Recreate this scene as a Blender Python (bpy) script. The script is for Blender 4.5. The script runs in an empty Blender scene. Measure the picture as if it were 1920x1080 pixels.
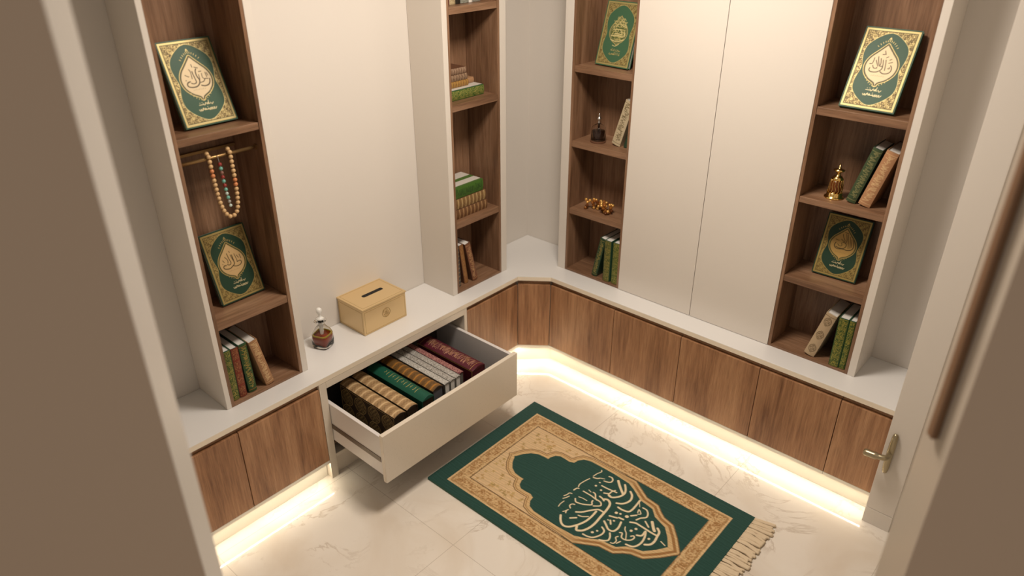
import bpy, bmesh, math, random
import numpy as np
from mathutils import Vector, Matrix

random.seed(7)
COL = bpy.context.scene.collection
PI = math.pi

# ------------------------------------------------------------------ materials
def lin(c):
    return tuple(((x / 255) / 12.92 if x / 255 <= .04045 else ((x / 255 + .055) / 1.055) ** 2.4) for x in c)

def new_mat(name):
    m = bpy.data.materials.new(name); m.use_nodes = True
    nt = m.node_tree; b = nt.nodes['Principled BSDF']
    return m, nt, b

def plain(name, rgb, rough=.5, metal=0., spec=.5, coat=0., bump=0., bscale=200.):
    m, nt, b = new_mat(name)
    b.inputs['Base Color'].default_value = (*rgb, 1)
    b.inputs['Roughness'].default_value = rough
    b.inputs['Metallic'].default_value = metal
    b.inputs['Specular IOR Level'].default_value = spec
    b.inputs['Coat Weight'].default_value = coat
    tc = nt.nodes.new('ShaderNodeTexCoord'); n = nt.nodes.new('ShaderNodeTexNoise')
    n.inputs['Scale'].default_value = bscale; n.inputs['Detail'].default_value = 3
    nt.links.new(tc.outputs['Object'], n.inputs['Vector'])
    if bump > 0:
        bp = nt.nodes.new('ShaderNodeBump'); bp.inputs['Strength'].default_value = bump; bp.inputs['Distance'].default_value = .001
        nt.links.new(n.outputs['Fac'], bp.inputs['Height']); nt.links.new(bp.outputs['Normal'], b.inputs['Normal'])
    else:
        mr = nt.nodes.new('ShaderNodeMapRange'); mr.inputs['To Min'].default_value = max(0, rough - .02); mr.inputs['To Max'].default_value = rough + .02
        nt.links.new(n.outputs['Fac'], mr.inputs['Value']); nt.links.new(mr.outputs['Result'], b.inputs['Roughness'])
    return m

def wood(name, axis, dark, mid, light, rough=.42, var=True):
    m, nt, b = new_mat(name)
    N = nt.nodes.new; L = nt.links.new
    tc = N('ShaderNodeTexCoord'); oi = N('ShaderNodeObjectInfo')
    add = N('ShaderNodeVectorMath'); add.operation = 'ADD'
    mul = N('ShaderNodeMath'); mul.operation = 'MULTIPLY'; mul.inputs[1].default_value = 37.
    L(oi.outputs['Random'], mul.inputs[0])
    cmb = N('ShaderNodeCombineXYZ'); [L(mul.outputs[0], cmb.inputs[i]) for i in range(3)]
    L(tc.outputs['Object'], add.inputs[0]); L(cmb.outputs[0], add.inputs[1])
    def mapped(across, along):
        mp = N('ShaderNodeMapping')
        s = [across] * 3; s[axis] = along
        mp.inputs['Scale'].default_value = s
        L(add.outputs[0], mp.inputs['Vector']); return mp
    n1 = N('ShaderNodeTexNoise'); n1.inputs['Scale'].default_value = 1; n1.inputs['Detail'].default_value = 4; n1.inputs['Distortion'].default_value = .8
    L(mapped(11, 1.3).outputs[0], n1.inputs['Vector'])
    n2 = N('ShaderNodeTexNoise'); n2.inputs['Scale'].default_value = 1; n2.inputs['Detail'].default_value = 5; n2.inputs['Roughness'].default_value = .65
    L(mapped(95, 5).outputs[0], n2.inputs['Vector'])
    n3 = N('ShaderNodeTexNoise'); n3.inputs['Scale'].default_value = 1; n3.inputs['Detail'].default_value = 2
    L(mapped(380, 14).outputs[0], n3.inputs['Vector'])
    mx = N('ShaderNodeMath'); mx.operation = 'MULTIPLY_ADD'; mx.inputs[1].default_value = .42
    L(n2.outputs['Fac'], mx.inputs[0]); 
    m1 = N('ShaderNodeMath'); m1.operation = 'MULTIPLY'; m1.inputs[1].default_value = .58
    L(n1.outputs['Fac'], m1.inputs[0]); L(m1.outputs[0], mx.inputs[2])
    cr = N('ShaderNodeValToRGB'); e = cr.color_ramp.elements
    e[0].position = .34; e[0].color = (*dark, 1); e[1].position = .66; e[1].color = (*light, 1)
    k = e.new(.5); k.color = (*mid, 1)
    L(mx.outputs[0], cr.inputs['Fac'])
    pore = N('ShaderNodeMapRange'); pore.inputs['From Min'].default_value = .36; pore.inputs['From Max'].default_value = .5
    pore.inputs['To Min'].default_value = .8; pore.inputs['To Max'].default_value = 1.
    L(n3.outputs['Fac'], pore.inputs['Value'])
    mm = N('ShaderNodeMix'); mm.data_type = 'RGBA'; mm.blend_type = 'MULTIPLY'; mm.inputs['Factor'].default_value = 1
    L(cr.outputs['Color'], mm.inputs['A']); L(pore.outputs['Result'], mm.inputs['B'])
    L(mm.outputs['Result'], b.inputs['Base Color'])
    b.inputs['Roughness'].default_value = rough
    bp = N('ShaderNodeBump'); bp.inputs['Strength'].default_value = .12; bp.inputs['Distance'].default_value = .0006
    L(n3.outputs['Fac'], bp.inputs['Height']); L(bp.outputs['Normal'], b.inputs['Normal'])
    return m

WD, WM, WL = (.165, .070, .030), (.345, .170, .080), (.500, .275, .140)  # door walnut lightened: bounce from the light strips is put into its colour
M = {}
M['door_z'] = wood('glow-lightened walnut front', 2, WD, WM, WL)
WD, WM, WL = (.120, .058, .030), (.232, .124, .067), (.340, .198, .118)  # same walnut darkened for the columns, shelf shade put into the colour
M['wood_z'] = wood('shade-darkened walnut upright grain', 2, WD, WM, WL)
M['wood_y'] = wood('shade-darkened walnut along y', 1, WD, WM, WL)
M['wood_x'] = wood('shade-darkened walnut along x', 0, WD, WM, WL)
M['groove'] = wood('walnut grip recess', 1, (.20, .105, .052), (.30, .165, .085), (.38, .22, .12))
M['white'] = plain('warm white lacquer', (.72, .665, .595), .3)
M['wall'] = plain('warm white wall paint', (.72, .67, .61), .6, bump=.05, bscale=400)
M['counter'] = plain('white counter stone', (.74, .725, .705), .22)
M['fascia'] = plain('cream counter edge', (.84, .74, .59), .4)  # cream edge, its colour raised to stand in for light from below
M['plinth'] = plain('cream plinth', (.80, .75, .64), .45)
M['cream'] = plain('bounce-tinted drawer lacquer', (.73, .645, .53), .28)  # white lacquer yellowed: warm bounce off the floor is put into the colour
M['gloss'] = plain('glossy cream lacquer', (.62, .53, .43), .16)
M['taupe'] = plain('taupe outer wall paint', (.68, .51, .37), .7, bump=.05, bscale=300)
M['tan_wood'] = plain('brown wood bar', (.23, .12, .06), .35)
M['drawer_in'] = plain('drawer white laminate', (.72, .68, .65), .4)
M['dark_in'] = plain('shaded cabinet lining', (.34, .29, .25), .6)
M['lining'] = plain('painted drawer shade', (.05, .04, .032), .7)  # near-black colour stands in for the shadow deep inside the drawer
M['metal_brown'] = plain('bronze drawer rail', (.13, .09, .06), .45, .2)
M['brass'] = plain('dark brass rod', (.36, .22, .09), .35, .8)
M['nickel'] = plain('aged nickel', (.40, .34, .22), .32, .85)
M['gold'] = plain('polished gold', (.85, .58, .20), .18, 1.)
M['gold_satin'] = plain('satin gold box paint', (.72, .53, .28), .34, .45)
M['gold_line'] = plain('engraved gold line', (.38, .25, .09), .4, .5)
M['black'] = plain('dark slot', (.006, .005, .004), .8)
M['paper'] = plain('white paper pages', (.74, .71, .66), .75, bump=.3, bscale=900)
M['cord'] = plain('dark cord', (.05, .03, .02), .8)
M['silver'] = plain('silver', (.7, .7, .7), .25, 1.)
M['fringe'] = plain('cream cotton fringe', (.72, .58, .40), .9, bump=.4, bscale=700)
M['rug_edge'] = plain('green bound rug edge', (.035, .115, .075), .9, bump=.4, bscale=600)
for k, c, r in [('bead_wood', (.62, .40, .19), .45), ('bead_orange', (.60, .22, .08), .4), ('bead_red', (.28, .03, .025), .25),
                ('bead_turq', (.16, .42, .34), .3), ('bead_grey', (.34, .33, .30), .3), ('bead_pale', (.50, .60, .55), .3),
                ('bead_brown', (.22, .10, .07), .35)]:
    M[k] = plain(k.replace('_', ' '), c, r, bump=.4, bscale=900)
for k, c in [('leather_green', (.028, .085, .045)), ('leather_dkgreen', (.022, .055, .030)), ('leather_brown', (.13, .055, .028)),
             ('leather_tan', (.36, .20, .10)), ('leather_cream', (.50, .39, .25)), ('leather_black', (.030, .018, .010)),
             ('leather_maroon', (.085, .012, .018)), ('leather_teal', (.012, .085, .055)), ('leather_grey', (.16, .15, .13)),
             ('leather_white', (.62, .58, .52)), ('leather_orange', (.30, .13, .03)), ('leather_slate', (.10, .10, .11)),
             ('leather_moss', (.07, .15, .03)), ('leather_red', (.16, .03, .02))]:
    M[k] = plain(k.replace('_', ' '), c, .45, bump=.25, bscale=500)

def attr_mat(name, rough_cloth=None, bump=0., noise=0.):
    m, nt, b = new_mat(name)
    a = nt.nodes.new('ShaderNodeAttribute'); a.attribute_name = 'art'
    L = nt.links.new
    if noise:
        tc = nt.nodes.new('ShaderNodeTexCoord'); n = nt.nodes.new('ShaderNodeTexNoise')
        mp = nt.nodes.new('ShaderNodeMapping'); mp.inputs['Scale'].default_value = (60, 420, 60)
        L(tc.outputs['Object'], mp.inputs['Vector'])
        n.inputs['Scale'].default_value = 1.; n.inputs['Detail'].default_value = 4
        L(mp.outputs[0], n.inputs['Vector'])
        mr = nt.nodes.new('ShaderNodeMapRange'); mr.inputs['To Min'].default_value = 1 - noise; mr.inputs['To Max'].default_value = 1 + noise
        L(n.outputs['Fac'], mr.inputs['Value'])
        mm = nt.nodes.new('ShaderNodeMix'); mm.data_type = 'RGBA'; mm.blend_type = 'MULTIPLY'; mm.inputs['Factor'].default_value = 1
        L(a.outputs['Color'], mm.inputs['A']); L(mr.outputs['Result'], mm.inputs['B']); L(mm.outputs['Result'], b.inputs['Base Color'])
        n2 = nt.nodes.new('ShaderNodeTexNoise'); n2.inputs['Scale'].default_value = 900
        L(tc.outputs['Object'], n2.inputs['Vector'])
        bp = nt.nodes.new('ShaderNodeBump'); bp.inputs['Strength'].default_value = .5; bp.inputs['Distance'].default_value = .001
        L(n2.outputs['Fac'], bp.inputs['Height']); L(bp.outputs['Normal'], b.inputs['Normal'])
        b.inputs['Roughness'].default_value = .95; b.inputs['Specular IOR Level'].default_value = .15
        b.inputs['Sheen Weight'].default_value = .12
    else:
        L(a.outputs['Color'], b.inputs['Base Color'])
        g = nt.nodes.new('ShaderNodeAttribute'); g.attribute_name = 'gilt'
        ms = nt.nodes.new('ShaderNodeMath'); ms.operation = 'MULTIPLY'; ms.inputs[1].default_value = .55
        L(g.outputs['Fac'], ms.inputs[0]); L(ms.outputs[0], b.inputs['Metallic'])
        b.inputs['Roughness'].default_value = .46; b.inputs['Specular IOR Level'].default_value = .25
        bp = nt.nodes.new('ShaderNodeBump'); bp.inputs['Strength'].default_value = .5; bp.inputs['Distance'].default_value = .0005
        L(g.outputs['Fac'], bp.inputs['Height']); L(bp.outputs['Normal'], b.inputs['Normal'])
    return m
M['art'] = attr_mat('printed and gilded leather')
M['rug'] = attr_mat('woven pile', noise=.22)

def glass_mat():
    m, nt, b = new_mat('clear glass')
    b.inputs['Base Color'].default_value = (.97, .97, .96, 1); b.inputs['Roughness'].default_value = .02
    b.inputs['Transmission Weight'].default_value = 1.; b.inputs['IOR'].default_value = 1.33
    return m
M['glass'] = glass_mat()
M['frost'] = plain('milky glass', (.80, .79, .75), .12, coat=.6)
def liquid(name, c, t):
    m, nt, b = new_mat(name)
    b.inputs['Base Color'].default_value = (*c, 1); b.inputs['Roughness'].default_value = .08
    b.inputs['Transmission Weight'].default_value = t; b.inputs['IOR'].default_value = 1.35
    return m
M['oil'] = liquid('dark amber oil', (.26, .035, .008), 0.)
M['oil_top'] = liquid('olive oil surface', (.42, .30, .02), 0.)
M['oil_black'] = liquid('black brown oil', (.022, .007, .004), 0.)
M['amber'] = liquid('amber bead resin', (.42, .15, .025), .45)
M['amber_dark'] = liquid('dark amber bead resin', (.16, .045, .01), .3)
M['amber_light'] = plain('golden bead', (.75, .42, .12), .2, .6)

def emit(name, c, s):
    m = bpy.data.materials.new(name); m.use_nodes = True; nt = m.node_tree
    nt.nodes.clear(); o = nt.nodes.new('ShaderNodeOutputMaterial'); e = nt.nodes.new('ShaderNodeEmission')
    e.inputs['Color'].default_value = (*c, 1); e.inputs['Strength'].default_value = s
    nt.links.new(e.outputs[0], o.inputs[0]); return m
M['led'] = emit('warm led', (1., .80, .52), LEDS := 30.)

def floor_mat():
    m, nt, b = new_mat('cream marble tiles'); N = nt.nodes.new; L = nt.links.new
    tc = N('ShaderNodeTexCoord')
    n = N('ShaderNodeTexNoise'); n.inputs['Scale'].default_value = 2.2; n.inputs['Detail'].default_value = 8; n.inputs['Distortion'].default_value = 1.2
    L(tc.outputs['Object'], n.inputs['Vector'])
    # veins: thin bands where a distorted noise crosses its mean
    v = N('ShaderNodeTexNoise'); v.inputs['Scale'].default_value = 2.6; v.inputs['Detail'].default_value = 6; v.inputs['Roughness'].default_value = .6; v.inputs['Distortion'].default_value = 1.6
    off = N('ShaderNodeVectorMath'); off.operation = 'ADD'; off.inputs[1].default_value = (3.1, 7.7, 0)
    L(tc.outputs['Object'], off.inputs[0]); L(off.outputs[0], v.inputs['Vector'])
    a = N('ShaderNodeMath'); a.operation = 'SUBTRACT'; a.inputs[1].default_value = .5; L(v.outputs['Fac'], a.inputs[0])
    ab = N('ShaderNodeMath'); ab.operation = 'ABSOLUTE'; L(a.outputs[0], ab.inputs[0])
    mr = N('ShaderNodeMapRange'); mr.inputs['From Min'].default_value = 0; mr.inputs['From Max'].default_value = .022
    mr.inputs['To Min'].default_value = 1; mr.inputs['To Max'].default_value = 0; L(ab.outputs[0], mr.inputs['Value'])
    mask = N('ShaderNodeMapRange'); mask.inputs['From Min'].default_value = .47; mask.inputs['From Max'].default_value = .62; L(n.outputs['Fac'], mask.inputs['Value'])
    mu = N('ShaderNodeMath'); mu.operation = 'MULTIPLY'; L(mr.outputs[0], mu.inputs[0]); L(mask.outputs[0], mu.inputs[1])
    mu2 = N('ShaderNodeMath'); mu2.operation = 'MULTIPLY'; mu2.inputs[1].default_value = .42; L(mu.outputs[0], mu2.inputs[0])
    cr = N('ShaderNodeValToRGB'); e = cr.color_ramp.elements
    e[0].position = .35; e[0].color = (.74, .65, .54, 1); e[1].position = .6; e[1].color = (.83, .765, .675, 1)
    L(n.outputs['Fac'], cr.inputs['Fac'])
    mx = N('ShaderNodeMix'); mx.data_type = 'RGBA'; L(mu2.outputs[0], mx.inputs['Factor']); L(cr.outputs[0], mx.inputs['A'])
    mx.inputs['B'].default_value = (.38, .27, .17, 1)
    # tile joints every 0.6 m
    sp = N('ShaderNodeSeparateXYZ'); L(tc.outputs['Object'], sp.inputs[0])
    js = []
    for ax, o in ((0, .05), (1, .0)):
        s = N('ShaderNodeMath'); s.operation = 'SUBTRACT'; s.inputs[1].default_value = o; L(sp.outputs[ax], s.inputs[0])
        q = N('ShaderNodeMath'); q.operation = 'PINGPONG'; q.inputs[1].default_value = .3; L(s.outputs[0], q.inputs[0])
        c = N('ShaderNodeMath'); c.operation = 'LESS_THAN'; c.inputs[1].default_value = .0011; L(q.outputs[0], c.inputs[0]); js.append(c)
    mxx = N('ShaderNodeMath'); mxx.operation = 'MAXIMUM'; L(js[0].outputs[0], mxx.inputs[0]); L(js[1].outputs[0], mxx.inputs[1])
    jf = N('ShaderNodeMath'); jf.operation = 'MULTIPLY'; jf.inputs[1].default_value = .5; L(mxx.outputs[0], jf.inputs[0])
    m2 = N('ShaderNodeMix'); m2.data_type = 'RGBA'; L(jf.outputs[0], m2.inputs['Factor']); L(mx.outputs['Result'], m2.inputs['A']); m2.inputs['B'].default_value = (.35, .28, .21, 1)
    L(m2.outputs['Result'], b.inputs['Base Color'])
    b.inputs['Roughness'].default_value = .07
    return m
M['floor'] = floor_mat()

# ------------------------------------------------------------------ helpers
def box(bm, x0, x1, y0, y1, z0, z1):
    vs = [bm.verts.new(p) for p in ((x0,y0,z0),(x1,y0,z0),(x1,y1,z0),(x0,y1,z0),(x0,y0,z1),(x1,y0,z1),(x1,y1,z1),(x0,y1,z1))]
    for f in ((0,3,2,1),(4,5,6,7),(0,1,5,4),(1,2,6,5),(2,3,7,6),(3,0,4,7)):
        bm.faces.new([vs[i] for i in f])

def prism(bm, pts, z0, z1):
    a = [bm.verts.new((x, y, z0)) for x, y in pts]; b = [bm.verts.new((x, y, z1)) for x, y in pts]
    n = len(pts)
    bm.faces.new(list(reversed(a))); bm.faces.new(b)
    for i in range(n): bm.faces.new([a[i], a[(i+1) % n], b[(i+1) % n], b[i]])

def lathe(bm, prof, seg=32, c=(0, 0, 0), sq=0.):
    """revolve (r, z) profile; sq > 0 squares the cross-section"""
    rings = []
    for r, z in prof:
        ring = []
        for i in range(seg):
            a = 2 * PI * i / seg
            ca, sa = math.cos(a), math.sin(a)
            k = 1.
            if sq > 0:
                k = 1 / ((abs(ca) ** (2 + 6 * sq) + abs(sa) ** (2 + 6 * sq)) ** (1 / (2 + 6 * sq)))
            ring.append(bm.verts.new((c[0] + r * k * ca, c[1] + r * k * sa, c[2] + z)))
        rings.append(ring)
    for a, b in zip(rings, rings[1:]):
        for i in range(seg): bm.faces.new([a[i], a[(i+1) % seg], b[(i+1) % seg], b[i]])
    bm.faces.new(list(reversed(rings[0]))); bm.faces.new(rings[-1])

def tube(bm, pts, r, seg=10, closed=False):
    pts = [Vector(p) for p in pts]; n = len(pts); rings = []
    prev = None
    for i, p in enumerate(pts):
        if closed: t = pts[(i+1) % n] - pts[i-1]
        else: t = pts[min(i+1, n-1)] - pts[max(i-1, 0)]
        t.normalize()
        up = prev if prev is not None else (Vector((0, 0, 1)) if abs(t.z) < .9 else Vector((1, 0, 0)))
        s = (up - t * up.dot(t)).normalized(); prev = s; q = t.cross(s)
        rr = r[i] if isinstance(r, (list, tuple)) else r
        rings.append([bm.verts.new(p + s * math.cos(2*PI*k/seg) * rr + q * math.sin(2*PI*k/seg) * rr) for k in range(seg)])
    m = n if closed else n - 1
    for i in range(m):
        a, b = rings[i], rings[(i+1) % n]
        for k in range(seg): bm.faces.new([a[k], a[(k+1) % seg], b[(k+1) % seg], b[k]])
    if not closed:
        bm.faces.new(list(reversed(rings[0]))); bm.faces.new(rings[-1])

def ball(bm, c, r, seg=14, sz=1.):
    bmesh.ops.create_uvsphere(bm, u_segments=seg, v_segments=max(6, seg // 2 + 2), radius=r, matrix=Matrix.Translation(c) @ Matrix.Diagonal((1, 1, sz, 1)))

def smooth_pts(pts, n=6):
    P = [Vector(p) for p in pts]; out = []
    for i in range(len(P) - 1):
        p0, p1, p2, p3 = P[max(i-1, 0)], P[i], P[i+1], P[min(i+2, len(P)-1)]
        for k in range(n):
            t = k / n
            out.append(.5 * ((2*p1) + (p2-p0)*t + (2*p0-5*p1+4*p2-p3)*t*t + (3*p1-p0-3*p2+p3)*t**3))
    out.append(P[-1]); return out

def obj(name, bm, mat, parent=None, bevel=0., smooth=False, local=False, label=None):
    me = bpy.data.meshes.new(name)
    bmesh.ops.recalc_face_normals(bm, faces=bm.faces)
    if parent is not None and not local:
        p = parent; off = Vector((0, 0, 0))
        while p is not None: off += p.location; p = p.parent
        for v in bm.verts: v.co -= off
    bm.to_mesh(me); bm.free()
    for q in (mat if isinstance(mat, list) else [mat]): me.materials.append(q)
    if smooth:
        for f in me.polygons: f.use_smooth = True
    o = bpy.data.objects.new(name, me); COL.objects.link(o)
    if parent is not None: o.parent = parent
    if bevel:
        b = o.modifiers.new('bevel', 'BEVEL'); b.width = bevel; b.segments = 2; b.limit_method = 'ANGLE'; b.angle_limit = math.radians(50)
    if label: o['label'] = label
    return o

def bxo(name, dims, mat, parent=None, bevel=.0012, **k):
    bm = bmesh.new()
    for d in (dims if isinstance(dims[0], (list, tuple)) else [dims]): box(bm, *d)
    return obj(name, bm, mat, parent, bevel, **k)

def thing(name, label, cat, loc=(0, 0, 0), rot=(0, 0, 0), group=None):
    o = bpy.data.objects.new(name, None); COL.objects.link(o); o.empty_display_size = .05
    o.location = loc; o.rotation_euler = rot; o['label'] = label; o['category'] = cat
    if group: o['group'] = group
    return o

def tag(o, label, cat, group=None, kind=None):
    o['label'] = label; o['category'] = cat
    if group: o['group'] = group
    if kind: o['kind'] = kind
    return o

def struct(o, label=None):
    o['kind'] = 'structure'
    if label: o['label'] = label
    return o

# ------------------------------------------------------------------ drawn surfaces (vertex art)
class Canvas:
    """w x h millimetres of art sampled on a grid; colour and gilt per vertex"""
    def __init__(s, w, h, res, base):
        s.nx, s.ny = int(round(w / res)) + 1, int(round(h / res)) + 1
        s.w, s.h, s.res = w, h, res
        s.X, s.Y = np.meshgrid(np.linspace(0, w, s.nx), np.linspace(0, h, s.ny))
        s.rgb = np.ones((s.ny, s.nx, 3)) * np.array(base); s.g = np.zeros((s.ny, s.nx))
    def put(s, a, col, g=0.):
        a = np.clip(a, 0, 1)
        s.rgb = s.rgb * (1 - a[..., None]) + np.array(col) * a[..., None]
        s.g = s.g * (1 - a) + g * a
    def dist(s, pts, closed=False):
        P = np.array(pts, float)
        if closed: P = np.vstack([P, P[:1]])
        D = np.full(s.X.shape, 1e9)
        for (ax, ay), (bx_, by_) in zip(P, P[1:]):
            dx, dy = bx_ - ax, by_ - ay; l2 = dx*dx + dy*dy + 1e-9
            t = np.clip(((s.X - ax) * dx + (s.Y - ay) * dy) / l2, 0, 1)
            D = np.minimum(D, np.hypot(s.X - ax - t*dx, s.Y - ay - t*dy))
        return D
    def inside(s, pts):
        P = np.array(pts, float); n = len(P); c = np.zeros(s.X.shape, bool)
        for i in range(n):
            x1, y1 = P[i]; x2, y2 = P[i-1]
            if y1 == y2: continue
            c ^= ((y1 > s.Y) != (y2 > s.Y)) & (s.X < (x2 - x1) * (s.Y - y1) / (y2 - y1) + x1)
        return c
    def sdf(s, pts):
        d = s.dist(pts, True); return np.where(s.inside(pts), -d, d)
    def stroke(s, pts, w, col, g=0., curve=True):
        if curve and len(pts) > 2: pts = [(p.x, p.y) for p in smooth_pts([(a, b, 0) for a, b in pts], 4)]
        P = np.array(pts, float); m = w / 2 + 2 * s.res
        i0 = max(0, int((P[:, 0].min() - m) / s.res)); i1 = min(s.nx, int((P[:, 0].max() + m) / s.res) + 2)
        j0 = max(0, int((P[:, 1].min() - m) / s.res)); j1 = min(s.ny, int((P[:, 1].max() + m) / s.res) + 2)
        if i1 <= i0 or j1 <= j0: return
        X, Y = s.X[j0:j1, i0:i1], s.Y[j0:j1, i0:i1]; D = np.full(X.shape, 1e9)
        for (ax, ay), (bx_, by_) in zip(P, P[1:]):
            dx, dy = bx_ - ax, by_ - ay; l2 = dx*dx + dy*dy + 1e-9
            t = np.clip(((X - ax) * dx + (Y - ay) * dy) / l2, 0, 1)
            D = np.minimum(D, np.hypot(X - ax - t*dx, Y - ay - t*dy))
        a = np.clip((w / 2 - D) / s.res + .5, 0, 1)
        s.rgb[j0:j1, i0:i1] = s.rgb[j0:j1, i0:i1] * (1 - a[..., None]) + np.array(col) * a[..., None]
        s.g[j0:j1, i0:i1] = s.g[j0:j1, i0:i1] * (1 - a) + g * a
    def mesh(s, name, mat, parent, origin, ux, uy, bend=None, label=None):
        """grid at origin + x*ux + y*uy (metres); bend(x_frac) -> offset vector for rounded spines"""
        o3, ux, uy = np.array(origin, float), np.array(ux, float), np.array(uy, float)
        co = o3 + (s.X[..., None] / 1000) * ux + (s.Y[..., None] / 1000) * uy
        if bend is not None: co = co + bend(s.X / s.w)
        co = co.reshape(-1, 3); nx, ny = s.nx, s.ny
        i, j = np.meshgrid(np.arange(nx - 1), np.arange(ny - 1)); a = (j * nx + i).ravel()
        F = np.stack([a, a + 1, a + nx + 1, a + nx], 1)
        me = bpy.data.meshes.new(name)
        me.vertices.add(len(co)); me.vertices.foreach_set('co', co.ravel())
        me.loops.add(F.size); me.loops.foreach_set('vertex_index', F.ravel())
        me.polygons.add(len(F)); me.polygons.foreach_set('loop_start', np.arange(0, F.size, 4)); me.polygons.foreach_set('loop_total', np.full(len(F), 4))
        me.update(); me.validate()
        me.polygons.foreach_set('use_smooth', np.ones(len(F), bool))
        ca = me.attributes.new('art', 'FLOAT_COLOR', 'POINT')
        ca.data.foreach_set('color', np.concatenate([np.clip(s.rgb, 0, 1).reshape(-1, 3), np.ones((len(co), 1))], 1).ravel().astype(np.float32))
        ga = me.attributes.new('gilt', 'FLOAT', 'POINT'); ga.data.foreach_set('value', s.g.ravel().astype(np.float32))
        me.materials.append(mat)
        o = bpy.data.objects.new(name, me); COL.objects.link(o); o.parent = parent
        if label: o['label'] = label
        return o

def filigree(X, Y, k, seed=0.):
    """interlaced vine ornament in [-1, 1]"""
    a = np.sin(k * X + 2.1 * np.sin(.63 * k * Y + seed)) * np.sin(k * Y + 2.1 * np.sin(.63 * k * X + 1.3 + seed))
    b = np.sin(1.9 * k * X + 1.7 * np.sin(k * Y)) * np.sin(1.7 * k * Y + 1.9 * np.sin(k * X + seed))
    return .6 * a + .5 * b

def grain(shape, seed, n=1):
    """soft random mottling in about [-1, 1]"""
    r = np.random.RandomState(int(seed) % 9999).normal(size=shape)
    for _ in range(n):
        r = (r + np.roll(r, 1, 0) + np.roll(r, -1, 0) + np.roll(r, 1, 1) + np.roll(r, -1, 1)) / 5
    return r / (r.std() + 1e-9) * .5

GOLD = (.42, .33, .145); GOLD_D = (.13, .085, .025); CREAM = (.62, .49, .30); INK = (.075, .05, .02)
STROKES = {"D1":[[1.8,[[54,133],[53,127],[58,122],[68,121],[79,123],[88,130],[91,137],[89,143]]],[1.8,[[88,125],[96,120],[106,120],[115,124],[119,132],[117,142],[113,147]]],[1.2,[[60,142],[65,134],[74,134],[74,137]]],[1.0,[[49,146],[56,147],[58,155],[58,166]]],[1.0,[[69,171],[72,160],[80,143],[87,142]]],[1.0,[[65,159],[76,141]]],[1.0,[[78,166],[82,152],[82,145]]],[1.3,[[86,162],[90,146],[90,136]]],[1.5,[[94,163],[97,150],[100,130]]],[1.0,[[93,170],[98,174]]],[1.3,[[107,137],[112,137],[111,141]]],[1.3,[[105,154],[115,158]]],[0.9,[[105,164],[110,167]]],[0.7,[[83,191],[88,180]]],[0.7,[[79,179],[85,180]]]],"A1":[[2.3,[[64,137],[56,135],[52,128],[56,122],[67,119],[80,120],[90,127],[94,138],[90,150],[90,164],[94,172]]],[1.9,[[66,132],[73,129],[82,132],[82,142],[80,158],[80,166]]],[2.3,[[95,121],[105,118],[117,120],[124,127],[127,137]]],[1.7,[[95,130],[106,132],[113,139],[122,138]]],[1.5,[[97,154],[96,140]]],[1.5,[[107,156],[106,144],[111,139]]],[1.3,[[119,158],[120,144]]],[1.5,[[100,163],[108,163]]],[1.2,[[72,173],[75,165],[73,145]]],[1.5,[[55,158],[62,153],[65,152]]],[1.7,[[52,142],[53,142]]],[1.0,[[84,187],[85,179]]],[1.2,[[91,178],[101,174]]],[1.2,[[123,156],[125,148]]]],"A3":[[2.1,[[61,135],[53,136],[50,128],[58,122],[72,120],[83,125],[92,131],[93,142],[92,165]]],[1.8,[[85,126],[96,121],[111,121],[119,128],[117,136],[105,135]]],[1.8,[[76,175],[78,156],[81,139],[74,133],[66,137]]],[1.4,[[87,167],[91,145]]],[1.4,[[102,166],[105,142],[104,135]]],[1.2,[[109,159],[114,148]]],[1.2,[[120,158],[122,143]]],[1.2,[[65,165],[72,152],[70,141]]],[1.2,[[54,156],[58,148]]],[1.4,[[50,143],[51,142]]],[0.9,[[86,181],[88,176]]]],"D3":[[2.1,[[58,147],[55,136],[61,125],[74,123],[89,126],[105,125],[120,130],[126,140],[125,155],[119,174]]],[2.0,[[83,154],[95,152],[99,140],[91,129],[77,127],[62,130]]],[1.4,[[75,165],[84,159],[90,161],[82,172],[76,186]]],[1.4,[[88,191],[96,165],[95,154]]],[1.2,[[95,191],[109,133]]],[1.2,[[105,183],[115,137]]],[1.2,[[113,175],[119,141]]],[1.4,[[55,160],[68,158]]],[1.4,[[66,142],[74,136],[83,139],[79,150]]],[1.1,[[82,195],[94,195]]]],"C1":[[2.8,[[52,124],[83,126],[117,125],[117,138]]],[2.8,[[54,108],[73,103],[105,107],[120,114]]],[2.4,[[69,135],[87,134],[104,134],[96,149]]],[2.0,[[71,160],[83,179],[96,169],[111,165]]],[1.8,[[61,162],[62,151]]],[1.6,[[89,191],[99,181]]],[2.0,[[113,149],[121,133]]],[1.6,[[58,147],[95,152]]],[1.8,[[69,86],[83,83],[100,93]]],[1.8,[[112,174],[121,161]]]]}
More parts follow.
